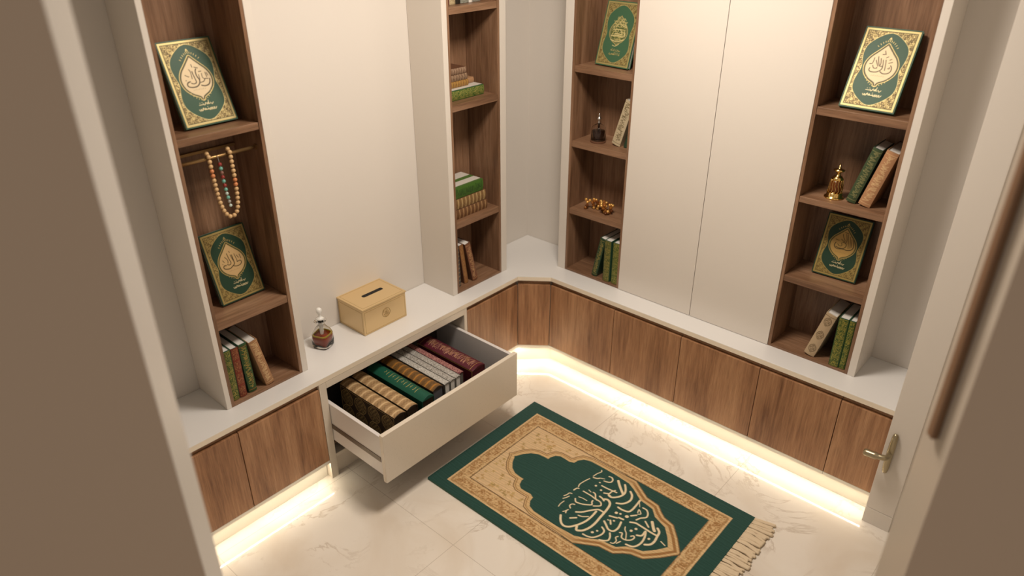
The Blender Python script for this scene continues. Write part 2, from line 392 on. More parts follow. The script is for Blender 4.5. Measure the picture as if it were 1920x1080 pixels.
RUG = [[6.4,[[525,304],[536,292],[548,293],[565,299],[581,309],[593,320],[585,332],[583,340]]],[6.3,[[602,319],[614,329],[622,340],[612,353],[598,355],[582,355],[565,358],[545,358],[525,358]]],[6.1,[[558,379],[570,376],[583,359],[593,353]]],[4.1,[[530,321],[546,325],[565,325]]],[3.8,[[537,378],[550,374]]],[10.4,[[544,416],[544,416]]],[7.2,[[545,441],[546,441]]],[10.3,[[574,409],[574,409]]],[7.1,[[562,432],[586,433],[606,436],[628,439]]],[6.5,[[592,404],[609,414],[611,431],[618,445]]],[6.5,[[604,411],[624,406]]],[4.4,[[509,505],[514,497],[507,476],[504,454]]],[6.3,[[509,448],[523,453],[530,461]]],[4.3,[[533,464],[548,471]]],[6.3,[[554,495],[566,497],[577,487],[578,473],[569,465],[553,460]]],[4.8,[[501,433],[494,408],[490,380],[495,365]]],[6.1,[[502,358],[495,354],[492,338]]],[4.6,[[498,317],[489,313],[487,299],[482,287]]],[4.6,[[499,299],[494,284],[488,273]]],[4.1,[[500,264],[498,244],[501,228]]],[5.4,[[542,277],[533,272],[531,260],[541,251]]],[4.9,[[540,239],[536,226],[531,218]]],[5.3,[[543,219],[537,230]]],[7.8,[[590,378],[605,375],[616,369]]],[10.1,[[614,378],[626,383],[642,373],[650,352],[654,320],[656,288],[659,254],[657,223],[648,195],[635,181],[625,178],[616,193]]],[8.0,[[570,249],[587,263],[602,285],[616,304],[627,316],[642,318],[654,317]]],[9.3,[[627,302],[629,271],[627,239],[619,212],[608,189],[596,172],[581,163],[566,165],[550,178],[536,197]]],[5.7,[[587,241],[603,246],[620,261]]],[7.4,[[572,209],[589,226]]],[7.2,[[656,177],[675,179],[692,187],[703,203],[710,225],[706,243],[690,252]]],[11.0,[[677,207],[678,208]]],[9.3,[[687,225],[687,225]]],[7.1,[[718,195],[734,203],[744,215],[740,232],[729,247]]],[8.5,[[679,282],[697,270],[711,260],[725,259],[735,267],[738,290],[730,320]]],[9.1,[[614,405],[628,404],[642,417],[652,435],[655,456],[646,477],[629,498]]],[10.8,[[596,499],[617,478],[652,449]]],[9.2,[[667,480],[684,465],[693,442],[689,419],[678,402],[661,391]]],[8.8,[[678,377],[696,376],[720,383],[726,402],[725,431],[722,463]]],[13.7,[[689,348],[689,348]]],[9.9,[[704,354],[704,354]]],[14.8,[[730,358],[731,359]]],[7.4,[[740,372],[754,389]]],[2.9,[[725,455],[740,434]]],[4.7,[[750,404],[746,420],[763,406],[755,397]]],[6.9,[[752,438],[770,437],[785,421],[788,403],[774,386],[767,368]]],[8.5,[[756,343],[774,353],[795,353],[820,352],[845,351],[863,352]]],[9.6,[[850,385],[865,372],[870,349],[875,322],[871,300],[856,286]]],[6.7,[[797,384],[821,368]]],[12.2,[[818,399],[838,375],[848,366]]],[8.3,[[810,305],[825,316],[824,342],[836,319],[842,289],[838,264],[827,248],[804,242]]],[11.9,[[782,309],[782,310]]],[12.0,[[791,329],[791,329]]],[10.5,[[853,319],[853,320]]],[4.5,[[755,311],[762,298],[775,287],[790,261]]],[5.9,[[755,274],[764,277],[773,259],[790,258],[806,271],[810,287],[803,294],[796,286]]],[5.0,[[761,254],[757,244],[768,232],[767,216],[757,211]]],[4.9,[[775,223],[781,240]]],[8.0,[[679,318],[706,328]]],[8.6,[[711,334],[728,337]]],[5.5,[[685,297],[688,297]]],[7.3,[[694,301],[706,286]]],[8.5,[[705,308],[706,308]]],[4.4,[[893,338],[914,331]]]]

def scribble(cv, x0, x1, y, h, w, col, g, seed):
    """a short line of cursive lettering"""
    r = random.Random(seed); x = x0
    while x < x1:
        k = r.choice((0, 1, 2, 3)); s = h * r.uniform(.7, 1.1)
        if k == 0: cv.stroke([(x, y), (x + s*.3, y + s*.5), (x + s*.6, y), (x + s, y)], w, col, g)
        elif k == 1: cv.stroke([(x, y), (x + s*.1, y + s)], w, col, g)
        elif k == 2: cv.stroke([(x, y + s*.3), (x + s*.4, y - s*.25), (x + s*.9, y + s*.25)], w, col, g)
        else: cv.stroke([(x, y), (x + s*.8, y)], w, col, g); cv.stroke([(x + s*.4, y + s*.7), (x + s*.45, y + s*.7)], w, col, g)
        x += s * r.uniform(.5, .8)

def mushaf_art(key, green, cream, gold=GOLD, ink=INK, plaincartouche=False):
    W, H = 172, 264
    c = Canvas(W, H, 1.2, green)
    # gilded border and corner ornament
    f = filigree(np.abs(c.X - W/2), np.abs(c.Y - H/2), .62) * .85 + grain(c.X.shape, 4) * .45
    a = np.clip(.5 + 2.2 * f, 0, 1)[..., None]
    orn = np.array(gold) * a + np.array(GOLD_D) * (1 - a)
    m = np.minimum(np.minimum(c.X, W - c.X), np.minimum(c.Y, H - c.Y))
    cart = [(.5, .94), (.61, .92), (.76, .85), (.86, .77), (.885, .68), (.865, .59), (.835, .5), (.865, .41), (.885, .32), (.86, .23), (.76, .15), (.61, .08), (.5, .06)]
    cart = [(p[0]*W, p[1]*H) for p in cart]; cart = cart + [(W - x, y) for x, y in reversed(cart[1:-1])]
    cart = [(p.x, p.y) for p in smooth_pts([(x, y, 0) for x, y in cart + cart[:1]], 3)]
    sd = c.sdf(cart)
    msk = np.clip((m - 12) / 1.2, 0, 1) * np.clip(sd / 1.2, 0, 1)
    c.rgb = c.rgb * (1 - msk[..., None]) + orn * msk[..., None]; c.g = msk * np.clip(f + .4, 0, 1)
    c.put(np.clip((3.3 - np.abs(m - 7.5)) / 1.2 + .5, 0, 1), gold, .9)
    c.put(np.clip((.7 - np.abs(m - 12.3)) / 1.2 + .5, 0, 1), GOLD_D, 0)
    c.put(np.clip((.9 - np.abs(sd - .5)) / 1.2 + .5, 0, 1), gold, .9)
    # medallion
    half = [(.5, .795), (.54, .765), (.63, .70), (.725, .63), (.775, .545), (.75, .455), (.66, .385), (.565, .35), (.525, .333), (.5, .305)]
    med = [(x*W, y*H) for x, y in half]; med = med + [(W - x, y) for x, y in reversed(med[1:-1])]
    med = [(p.x, p.y) for p in smooth_pts([(x, y, 0) for x, y in med + med[:1]], 4)]
    sm = c.sdf(med)
    if plaincartouche:
        c.put(np.clip((2.0 - np.abs(sm + 3)) / 1.2 + .5, 0, 1), gold, .9)
        c.put(np.clip((.9 - np.abs(sm + 9)) / 1.2 + .5, 0, 1), gold, .9)
        c.put(np.clip((-sm - 10) / 1.2 + .5, 0, 1), (.07, .10, .03), 0)
        for q in range(9):
            scribble(c, W*.40 if q in (0, 8) else W*.32, W*.62 if q in (0, 8) else W*.68, H*(.42 + .038*q), 10, 2.3, (.62, .54, .22), .9, q)
        scribble(c, W*.38, W*.62, H*.245, 9, 2., gold, .9, 91); scribble(c, W*.34, W*.66, H*.185, 9, 2., gold, .9, 92)
        for w, p in STROKES[key]: c.stroke(p, w*1.3, (.80, .70, .34), .9)
    else:
        c.put(np.clip((1.5 - np.abs(sm - 5)) / 1.2 + .5, 0, 1), gold, .8)
        c.put(np.clip((3.8 - sm) / 1.2 + .5, 0, 1), (.095, .085, .028), 0)
        c.put(np.clip((-sm - .6) / 1.2 + .5, 0, 1), cream, .2)
        for w, p in STROKES[key]: c.stroke(p, max(2.4, w*1.6), ink, 0)
        for q in range(7): c.stroke([(W*(.38+.035*q), H*.415), (W*(.395+.035*q), H*(.42 + .006*(q % 2)))], 1.1, tuple(.55*v for v in cream), 0)
        scribble(c, W*.38, W*.63, H*.240, 10, 2.2, (.52, .44, .25), .5, 41); scribble(c, W*.35, W*.66, H*.180, 11, 2.4, (.52, .44, .25), .5, 47)
        # ring of small leaves at the top and foot of the medallion
        for q in range(-5, 6):
            c.stroke([(W/2 + q*5.5, H*(.835 - .0055*abs(q)*abs(q)*.5)), (W/2 + q*6.2, H*(.852 - .0055*q*q*.55))], 2.2, gold, .8)
            c.stroke([(W/2 + q*6.5, H*(.30 + .0035*q*q)), (W/2 + q*7, H*(.292 + .0035*q*q))], 2.2, gold, .8)
        c.stroke([(W/2 - 3, H*.86), (W/2, H*.885), (W/2 + 3, H*.86)], 3, gold, .8)
    return c

def rug_art():
    W, H = 1100, 680
    G = (.022, .068, .054); CR = (.64, .45, .25); TAN = (.46, .27, .115); BR = (.20, .105, .04); LINE = (.10, .06, .03)
    c = Canvas(W, H, 2., G); X, Y = c.X, c.Y; cy = 332
    yy = np.abs(Y - cy)
    def rect(x0, x1, hy): return np.minimum(np.minimum(X - x0, x1 - X), hy - yy)
    inner = rect(131, 974, 217); outer = rect(67, 1038, 287)
    aa = lambda d: np.clip(d / 2. + .5, 0, 1)
    # ornate border: scrolling vine repeat
    f = filigree(X, Y, .21) ; f2 = np.sin(X * .12) * np.sin(Y * .12 + 1)
    a = np.clip(.55 + 1.1 * f + .35 * f2, 0, 1)[..., None]
    orn = np.array((.62, .42, .21)) * a + np.array((.36, .19, .07)) * (1 - a)
    mk = (aa(outer) * (1 - aa(inner)))[..., None]
    c.rgb = c.rgb * (1 - mk) + orn * mk
    for d0 in (outer - 4,): c.put(np.clip((3.5 - np.abs(d0)) / 2 + .5, 0, 1), (.66, .46, .24))
    c.put(np.clip((2.5 - np.abs(outer - 13)) / 2 + .5, 0, 1), (.40, .24, .10))
    c.put(np.clip((3 - np.abs(inner + 9)) / 2 + .5, 0, 1), (.62, .43, .22))
    c.put(aa(inner), CR)
    # green niche
    half_in = [(180, 0), (186, 6), (200, 34), (222, 60), (250, 76), (284, 80), (300, 80), (300, 92), (310, 116), (328, 128), (352, 128), (376, 126), (396, 134), (400, 156), (416, 178), (445, 188), (500, 189), (560, 189), (637, 183), (672, 166), (722, 134), (752, 130), (783, 125), (812, 96), (840, 86), (868, 76), (900, 40), (926, 0)]
    half_out = [(150, 0), (160, 10), (178, 48), (206, 82), (240, 99), (276, 101), (279, 112), (292, 136), (316, 150), (350, 151), (374, 149), (380, 166), (398, 196), (440, 210), (500, 212), (560, 212), (652, 215), (690, 192), (735, 165), (762, 162), (792, 158), (818, 134), (842, 118), (886, 108), (930, 62), (978, 0)]
    def full(h): return [(x, cy + y) for x, y in h] + [(x, cy - y) for x, y in reversed(h[1:-1])]
    so = c.sdf(full(half_out)); si = c.sdf(full(half_in))
    # right of the waist the ground between border and band is green
    gr = np.clip((X - 600) / 2, 0, 1) * aa(inner) * aa(so)
    c.put(gr, G)
    # flowers on the cream ground
    rr = random.Random(3)
    for i in range(150):
        x = rr.uniform(145, 470); y = cy + rr.choice((-1, 1)) * rr.uniform(30, 205)
        col = rr.choice(((.40, .27, .10), (.48, .30, .12), (.50, .34, .13)))
        hy = abs(y - cy)
        if hy < np.interp(x, [p[0] for p in half_out], [p[1] for p in half_out]) + 12: continue
        for q in range(4):
            an = q * PI / 2 + i; c.stroke([(x + 2*math.cos(an), y + 2*math.sin(an)), (x + 6*math.cos(an), y + 6*math.sin(an))], 4.2, col)
        c.stroke([(x, y), (x + rr.uniform(-16, 16), y + rr.uniform(-16, 16))], 1.6, col)
    c.put(aa(-so), (.60, .41, .20)); c.put(np.clip((1.8 - np.abs(so + 1)) / 2 + .5, 0, 1), BR)
    wide = np.clip((X - 560) / 120, 0, 1)
    c.put(np.clip((5.5 - np.abs(so + 17)) / 2 + .5, 0, 1) * wide, (.33, .17, .06))
    c.put(np.clip((2.2 - np.abs(so + 9)) / 2 + .5, 0, 1) * (1 - wide), (.38, .22, .09))
    c.put(aa(-si), G)
    c.put(np.clip((1.7 - np.abs(inner)) / 2 + .5, 0, 1) * np.clip(1 - gr, 0, 1), LINE)
    # woven streaks of the green pile
    st = .5 + .5 * np.sin(Y * .55 + 3 * np.sin(X * .012) + 2 * np.sin(Y * .07)) * np.sin(X * .02 + Y * .11)
    c.rgb *= (1 + .28 * (st - .5))[..., None]
    for w, p in RUG: c.stroke(p, w * .90, (.80, .65, .42), 0)
    return c

def spine_art(w, h, base, ink, seed, style='bands', ink2=None, g=.7):
    c = Canvas(w, h, .9, base); r = random.Random(seed); ink2 = ink2 or ink
    X, Y = c.X, c.Y; cx = w / 2
    if style == 'bands':       # gilded panels between ruled bands
        f = filigree(np.abs(X - cx), Y, .55, seed) * .7 + grain(X.shape, seed) * .95; n = r.choice((4, 5))
        edge = np.clip((w/2 - 2.2 - np.abs(X - cx)) / 1.1, 0, 1)
        t = (Y / h * n) % 1; pan = np.clip((np.minimum(t, 1 - t) * h / n - 4) / 1.1, 0, 1)
        c.put(np.clip(.08 + 1.7 * f, 0, 1) * edge * pan * .9, ink, g)
        for k in range(n + 1):
            for o in (-2.2, 2.2): c.put(np.clip((.8 - np.abs(Y - k * h / n - o)) / 1.1 + .5, 0, 1) * edge, ink2, g)
    elif style == 'letters':   # tall cursive title down the spine
        y = h * .09
        while y < h * .90:
            m = w * .34; st = r.uniform(6, 11)
            P = [(cx + r.uniform(-m, m), y), (cx + r.uniform(-m, m), y + st * .5), (cx + r.uniform(-m, m), y + st * .8), (cx + r.choice((-1, 1)) * r.uniform(.5, 1) * m, y + st * 1.2)]
            c.stroke(P, r.uniform(1.6, 2.6), ink, g)
            c.stroke([(cx + r.uniform(-m, m), y + st), (cx + r.uniform(-m, m), y + st + 1)], 1.8, ink2, g)
            y += st * .85
        for yy in (h*.05, h*.95): c.put(np.clip((1.0 - np.abs(Y - yy)) / 1.1 + .5, 0, 1), ink2, g)
    elif style == 'rosettes':  # three stamped roundels
        for v in (.17, .5, .83):
            y = h * v; R0 = w * .33
            d = np.hypot(X - cx, (Y - y) * .8)
            c.put(np.clip((1 - np.abs(d - R0)) / 1.1 + .5, 0, 1), ink, g)
            f = filigree(X - cx, Y - y, 1.1, seed)
            c.put(np.clip(.4 + 2.6 * f, 0, 1) * np.clip((R0 - 2 - d) / 1.1 + .5, 0, 1), ink, g)
            for sgn in (-1, 1): c.stroke([(cx - 4, y + sgn*R0*1.5), (cx + 4, y + sgn*R0*1.5)], 1.5, ink, g)
        c.put(np.clip((1 - np.abs(Y - h*.95)) / 1.1 + .5, 0, 1), ink, g)
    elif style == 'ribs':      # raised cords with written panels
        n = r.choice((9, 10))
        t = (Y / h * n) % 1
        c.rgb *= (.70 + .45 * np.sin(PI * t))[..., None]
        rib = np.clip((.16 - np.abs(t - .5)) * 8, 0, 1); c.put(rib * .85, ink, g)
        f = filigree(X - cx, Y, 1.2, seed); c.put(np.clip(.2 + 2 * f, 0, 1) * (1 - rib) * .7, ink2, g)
    elif style == 'title':     # one gilt line of lettering
        for k in range(12):
            y = h * (.25 + .052 * k); s = w * .13 * (1 + .5 * (k % 3))
            c.stroke([(cx - s, y), (cx + s, y + 1)] if k % 2 else [(cx - s, y), (cx + s*.3, y + 5), (cx + s, y + 1)], 2.0, ink, g)
    elif style == 'speckle':
        f = grain(X.shape, seed, 1); c.put(np.clip(.4 + 1.6 * f, 0, 1), ink, g)
        for k in range(12): c.put(np.clip((.7 - np.abs(Y - (k + .5) * h / 12)) / 1.1 + .5, 0, 1) * .6, ink2, g)
    return c

# ------------------------------------------------------------------ books
def book_parts(root, t, d, h, leather, art=None, inset=.003, board=.0028, cover_art=None, page_mat=None, round_=.004):
    """local frame: thickness along X (centred), spine at y=0 facing -Y, fore-edge at y=d, foot at z=0"""
    bm = bmesh.new()
    box(bm, -t/2, -t/2 + board, .001, d, 0, h); box(bm, t/2 - board, t/2, .001, d, 0, h)
    n = 8; pts = [(-t/2 + t * i / n, .001 - round_ * math.sin(PI * i / n)) for i in range(n + 1)]
    prism(bm, pts + [(t/2, .003), (-t/2, .003)], 0, h)
    obj('cover', bm, M[leather], root, bevel=.0006, local=True)
    bm = bmesh.new(); box(bm, -t/2 + board, t/2 - board, .003, d - inset, inset, h - inset)
    obj('pages', bm, page_mat or M['paper'], root, local=True, label='white page block')
    if art is not None:
        def bend(fx): 
            o = np.zeros(fx.shape + (3,)); o[..., 1] = -round_ * np.sin(PI * fx) - .0004; return o
        art.mesh('spine', M['art'], root, (-t/2 + .0004, .001, .001), (1, 0, 0), (0, 0, 1), bend)
    if cover_art is not None:   # ornamented board on the -X side
        cover_art.mesh('front_board', M['art'], root, (-t/2 - .0004, d, .001), (0, -1, 0), (0, 0, 1))

def shelf_book(label, cat_group, loc, rotz, lean, t, d, h, leather, art, **k):
    r = thing('book', label, 'book', (loc[0], loc[1], loc[2] + abs(math.sin(math.radians(lean))) * t / 2 + .0004), (0, math.radians(lean), math.radians(rotz)), cat_group)
    book_parts(r, t, d, h, leather, art, **k); return r

def flat_book(label, group, x, y0, z0, t, d, h, leather, art, yaw=0, **k):
    """lying book, spine facing +X, running along +Y from y0"""
    r = thing('book', label, 'book', (x, y0, z0 + t/2 + .0004), (0, PI/2, PI/2 + math.radians(yaw)), group)
    book_parts(r, t, d, h, leather, art, **k); return r

def drawer_book(label, group, x0, y, ztop, t, d, h, leather, art, **k):
    r = thing('book', label, 'book', (x0, y, ztop), (-PI/2, 0, -PI/2), group)
    book_parts(r, t, d, h, leather, art, **k); return r

ART = {}
def mushaf(label, bl, br, lean, h, key, yaw, group='ornate green holy books stood on the shelves', w=None, t=.018):
    """book standing face out, leaning back on the shelf; origin bottom centre of front face"""
    cx, cy, z = (bl[0]+br[0])/2, (bl[1]+br[1])/2, bl[2]
    w = w or math.dist(bl[:2], br[:2])
    r = thing('book', label, 'book', (cx, cy, z + .0006 + t * math.sin(math.radians(lean))), (math.radians(-lean), 0, math.radians(yaw)), group)
    # local: X across, front face at y=0 facing -Y, Z up
    lea = {'A1': 'leather_green', 'D1': 'leather_green', 'A3': 'leather_dkgreen', 'D3': 'leather_dkgreen', 'C1': 'leather_green'}[key]
    bm = bmesh.new()
    box(bm, -w/2, w/2, .0005, .003, 0, h); box(bm, -w/2, w/2, t - .0025, t, 0, h)
    sx = w/2 if key in ('A1', 'A3') else -w/2
    box(bm, min(sx, sx - .003*np.sign(sx)), max(sx, sx - .003*np.sign(sx)), .0005, t, 0, h)
    obj('cover', bm, M[lea], r, bevel=.0006, local=True)
    bm = bmesh.new()
    if sx > 0: box(bm, -w/2 + .004, w/2 - .003, .003, t - .0025, .004, h - .004)
    else: box(bm, -w/2 + .003, w/2 - .004, .003, t - .0025, .004, h - .004)
    obj('pages', bm, M['paper'], r, local=True, label='cream page block')
    c = ART[key]
    c.mesh('front_board', M['art'], r, (-w/2, 0., 0), (w / .172, 0, 0), (0, 0, h / .264), label='gilded cover with pointed medallion of calligraphy')
    return r

# ------------------------------------------------------------------ room shell
CX, CY, CZ = 2.09, -2.499, 2.10
XB, YB = -.26, .28           # back wall planes
TOP = 2.55
struct(bxo('floor', (-1.6, 4.2, -4.2, .5, -.05, 0), M['floor'], bevel=0), 'cream veined marble tile floor')
struct(bxo('wall_left', (XB - .08, XB, -3.4, YB + .08, 0, TOP), M['wall'], bevel=0), 'warm white wall behind the left shelving')
struct(bxo('wall_right', (XB, 4.1, YB, YB + .08, 0, TOP), M['wall'], bevel=0), 'warm white wall behind the right shelving')
# front walls either side of the opening the room is seen through
f0, f1 = (.976, -2.149), (.937, -2.103)
d0 = (-.750, -.661)
bm = bmesh.new(); prism(bm, [f0, f1, (f1[0] + d0[0]*1.62, f1[1] + d0[1]*1.62), (f0[0] + d0[0]*1.65, f0[1] + d0[1]*1.65)], 0, TOP)
for f in bm.faces: f.material_index = 0
wl = obj('wall_front_left', bm, [M['taupe'], M['white']], bevel=.002); struct(wl, 'taupe wall end at the left of the opening')
g0, g1 = (2.004, -1.243), (1.947, -1.172)
bm = bmesh.new(); prism(bm, [g0, (g0[0] + .75*2.2, g0[1] + .661*2.2), (g1[0] + .75*2.2, g1[1] + .661*2.2), g1], 0, TOP)
wr = obj('wall_front_right', bm, [M['taupe'], M['gloss'], M['white']], bevel=.002); struct(wr, 'taupe wall end at the right of the opening')
for w_, a_, b_, inward in ((wl, f0, f1, 1), (wr, g0, g1, 1)):
    cam = Vector((CX, CY, 0))
    for p in w_.data.polygons:
        n = p.normal; c_ = p.center
        if abs(n.z) > .5: p.material_index = 0; continue
        hall = n.dot(Vector((.661, -.75, 0)))
        p.material_index = 0 if hall > .9 else (1 if abs(hall) < .9 else (1 if w_ is wl else 2))
cl = [(XB, YB), (XB, -2.75), (1.35, -1.4 - .3), (1.95, -1.17), (3.7, .25), (3.7, YB)]
bm = bmesh.new(); prism(bm, [(XB - .08, YB + .08), (XB - .08, -3.2), f1, g1, (3.65, YB + .08)], TOP, TOP + .05)
struct(obj('ceiling', bm, M['wall']), 'white ceiling')

# door standing against the end of the right cabinets
D = thing('door_1', 'narrow cream door edge standing at the end of the right cabinets', 'door', (1.78, -.078, 0)); D['kind'] = 'structure'
bxo('door_panel', (1.732, 1.828, -.078, YB - .002, .072, TOP - .002), M['white'], D)
bxo('bottom_rail', (1.732, 1.828, -.079, YB - .002, .0, .0705), M['white'], D)
bm = bmesh.new()
hx = 1.758
tube(bm, smooth_pts([(hx + .001, -.082, .432), (hx + .001, -.088, .415), (hx, -.090, .34), (hx, -.088, .275), (hx - .001, -.082, .258)], 5), [.003 + .0085 * math.sin(PI * min(1, (i + .3) / 20)) ** .5 if i < 20 else .002 for i in range(21)], 12)
hd = obj('door_handle', bm, M['nickel'], D, smooth=True, label='aged nickel lever handle')
bm = bmesh.new()
tube(bm, smooth_pts([(hx, -.082, .350), (hx, -.118, .350), (hx - .012, -.130, .349), (hx - .040, -.132, .346), (hx - .075, -.131, .343)], 5), [.009]*8 + [.0105]*6 + [.0135]*6 + [.010], 14)
lv = obj('lever', bm, M['nickel'], hd, smooth=True)

# long brown pull bar on the right reveal
rv = Vector((g1[0] - g0[0], g1[1] - g0[1], 0)).normalized(); nn = Vector((-rv.y, rv.x, 0))
pc = Vector((g0[0], g0[1], 0)) + rv * .048
if nn.dot(Vector((-.75, -.66, 0))) < 0: nn = -nn
bm = bmesh.new()
for v in (0,): 
    a_ = pc + nn * .0005 - rv * .010; b_ = pc + nn * .0005 + rv * .010; c_ = pc + nn * .014 + rv * .010; e_ = pc + nn * .014 - rv * .010
    prism(bm, [(a_.x, a_.y), (b_.x, b_.y), (c_.x, c_.y), (e_.x, e_.y)], 1.235, 2.3)
pb = obj('pull_bar', bm, M['tan_wood'], bevel=.003); tag(pb, 'long brown wooden pull bar upright on the right wall end', 'pull bar')

# ------------------------------------------------------------------ base cabinets
CT = .487                         # counter top
YL = -2.6                         # left run end
def P_left(y0, y1): return (y0, y1)
def cabinet(label, run, a, b, group='walnut fronted base cabinets under the counter'):
    """one base unit: carcass, door with grip recess above it"""
    if run == 'L':
        r = thing('base_cabinet', label, 'cabinet', (-.1, (a+b)/2, 0), group=group)
        bxo('carcass', (XB + .002, .008, a + .0005, b - .0005, .097, .463), M['dark_in'], r, 0)
        bxo('bottom_panel', (XB + .002, .030, a + .0002, b - .0002, .0825, .0965), M['plinth'], r, label='cream panel edge under the door')
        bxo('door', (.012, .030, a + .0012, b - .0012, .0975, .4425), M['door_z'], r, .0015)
        bxo('grip_rail', (.0085, .0165, a + .0006, b - .0006, .444, .4635), M['groove'], r, .0005, label='dark brown grip recess')
    else:
        r = thing('base_cabinet', label, 'cabinet', ((a+b)/2, .1, 0), group=group)
        bxo('carcass', (a + .0005, b - .0005, -.008, YB - .002, .097, .463), M['dark_in'], r, 0)
        bxo('bottom_panel', (a + .0002, b - .0002, -.030, YB - .002, .0825, .0965), M['plinth'], r, label='cream panel edge under the door')
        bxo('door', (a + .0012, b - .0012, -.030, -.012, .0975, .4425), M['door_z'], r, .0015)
        bxo('grip_rail', (a + .0006, b - .0006, -.0165, -.0085, .444, .4635), M['groove'], r, .0005, label='dark brown grip recess')
    return r
cabinet('walnut cabinet door furthest left, cut off by the wall end', 'L', YL, -1.622)
cabinet('walnut cabinet door just left of the open drawer', 'L', -1.622, -1.282)
cabinet('walnut cabinet door between the open drawer and the angled corner', 'L', -.481, -.130)
for lab, a, b in [('walnut cabinet door just right of the angled corner', .1535, .525),
                  ('walnut cabinet door below the corner shelves and the left tall door', .525, .870),
                  ('walnut cabinet door under the middle of the two tall doors', .870, 1.2255),
                  ('walnut cabinet door below the rightmost shelf column', 1.2255, 1.546),
                  ('narrow walnut cabinet door beside the cream door edge', 1.546, 1.7315)]:
    cabinet(lab, 'R', a, b)
# angled corner unit
def diag(off):      # offset (into the cabinet) copy of the chamfer line
    n = Vector((-.100, .1235, 0)).normalized()
    n = Vector((-( -.030 + .130), (.1535 - .030), 0)).normalized()
    return Vector((.030, -.130, 0)) + n * off, Vector((.1535, -.030, 0)) + n * off
r = thing('corner_cabinet', 'angled walnut panel cabinet across the inner corner', 'cabinet', (0, 0, 0))
def dprism(name, o0, o1, z0, z1, mat, **k):
    a, b = diag(o0); c, d = diag(o1); e = (b - a).normalized() * .0012
    bm = bmesh.new(); prism(bm, [((a+e).x, (a+e).y), ((b-e).x, (b-e).y), ((d-e).x, (d-e).y), ((c+e).x, (c+e).y)], z0, z1)
    return obj(name, bm, mat, r, .0012, **k)
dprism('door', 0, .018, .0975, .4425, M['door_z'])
dprism('grip_rail', .0135, .0215, .444, .4635, M['groove'], label='dark brown grip recess')
bm = bmesh.new(); prism(bm, [(.029, -.1295), (.153, -.029), (.153, YB - .003), (XB + .003, YB - .003), (XB + .003, -.1295)], .0825, .0965)
obj('bottom_panel', bm, M['plinth'], r, .001, label='cream panel edge under the door')
bm = bmesh.new(); prism(bm, [(.006, -.1285), (.145, -.012), (.152, .0), (.152, YB - .004), (XB + .004, YB - .004), (XB + .004, -.1285)], .098, .463)
obj('carcass', bm, M['dark_in'], r)
# plinth (toe kick)
r_ = thing('plinth', 'cream recessed plinth glowing under the cabinets', 'plinth', (0, 0, 0))
r_['kind'] = 'structure'
n = Vector((-.1, .1235, 0)).normalized() * .03
bm = bmesh.new(); prism(bm, [(0, -.481), (0, -.142), (.145, -.0), (1.7315, 0), (1.7315, .02), (.135, .02), (-.02, -.13), (-.02, -.481)], 0, .082)
obj('plinth_board', bm, M['plinth'], r_)
bxo('plinth_board', (-.02, 0, YL, -1.283, 0, .082), M['plinth'], r_)

# drawer unit with the open drawer
r = thing('drawer_unit', 'cream cabinet with one wide drawer pulled open', 'cabinet', (0, -.88, 0))
bm = bmesh.new()
bm.free()
for a, b in ((-1.2815, -1.2500), (-.4990, -.4815)): bxo('side_panel', (XB + .003, .0300, a, b, .0, .4635), M['cream'], r, .001)
bxo('top_rail', (XB + .003, .0300, -1.2498, -.4992, .4335, .4635), M['cream'], r)
bxo('plinth_panel', (-.02, .014, -1.2498, -.4992, .0, .094), M['cream'], r)
bxo('bottom_panel', (XB + .003, .0298, -1.2498, -.4992, .0945, .110), M['cream'], r)
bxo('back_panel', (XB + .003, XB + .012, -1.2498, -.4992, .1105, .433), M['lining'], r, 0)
bxo('inner_shelf', (XB + .013, .0, -1.2498, -.4992, .135, .145), M['wood_y'], r, 0, label='brown inner board seen below the drawer')
dr = bpy.data.objects.new('drawer', None); COL.objects.link(dr); dr.parent = r; dr['label'] = 'open cream drawer full of books'
bxo('drawer_front', (.3350, .3540, -1.2500, -.5050, .1500, .3720), M['cream'], dr, .0015)
bxo('drawer_side', (-.15, .3345, -1.2480, -1.2330, .1790, .3600), M['drawer_in'], dr)
bxo('drawer_side', (-.15, .3345, -.5220, -.5070, .1790, .3600), M['drawer_in'], dr)
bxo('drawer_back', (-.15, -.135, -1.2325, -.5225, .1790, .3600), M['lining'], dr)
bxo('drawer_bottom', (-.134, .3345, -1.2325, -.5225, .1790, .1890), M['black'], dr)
bm = bmesh.new(); box(bm, -.15, .332, -1.2575 + .009, -1.2490 + .0009, .235, .262); box(bm, -.15, .332, -1.2495, -1.248, .244, .252)
bm.free()
bm = bmesh.new(); box(bm, -.15, .330, -1.2500, -1.2481, .240, .262)
obj('drawer_rail', bm, M['metal_brown'], dr, .0004, label='bronze coloured slide rail')
bm = bmesh.new(); box(bm, -.15, .330, -.5069, -.5050, .240, .262)
obj('drawer_rail', bm, M['metal_brown'], dr, .0004, label='bronze coloured slide rail')

# counter: one continuous slab with a cream front edge
slab = [(.030, YL), (.030, -.128), (.155, -.030), (1.7315, -.030), (1.7315, YB - .001), (XB + .001, YB - .001), (XB + .001, YL)]
r = thing('countertop', 'continuous white counter running round the corner', 'countertop', (0, 0, .4645))
bm = bmesh.new(); prism(bm, slab, .4642, CT)
o = obj('counter_slab', bm, M['counter'], r, .0015)
fas = [(.0305, YL), (.0305, -.1283), (.1552, -.0305), (1.7315, -.0305), (1.7315, -.0301), (.1550, -.0301), (.0301, -.1281), (.0301, YL)]
bm = bmesh.new(); prism(bm, fas, .4650, CT - .002)
obj('front_edge', bm, M['fascia'], r, label='cream front edge')

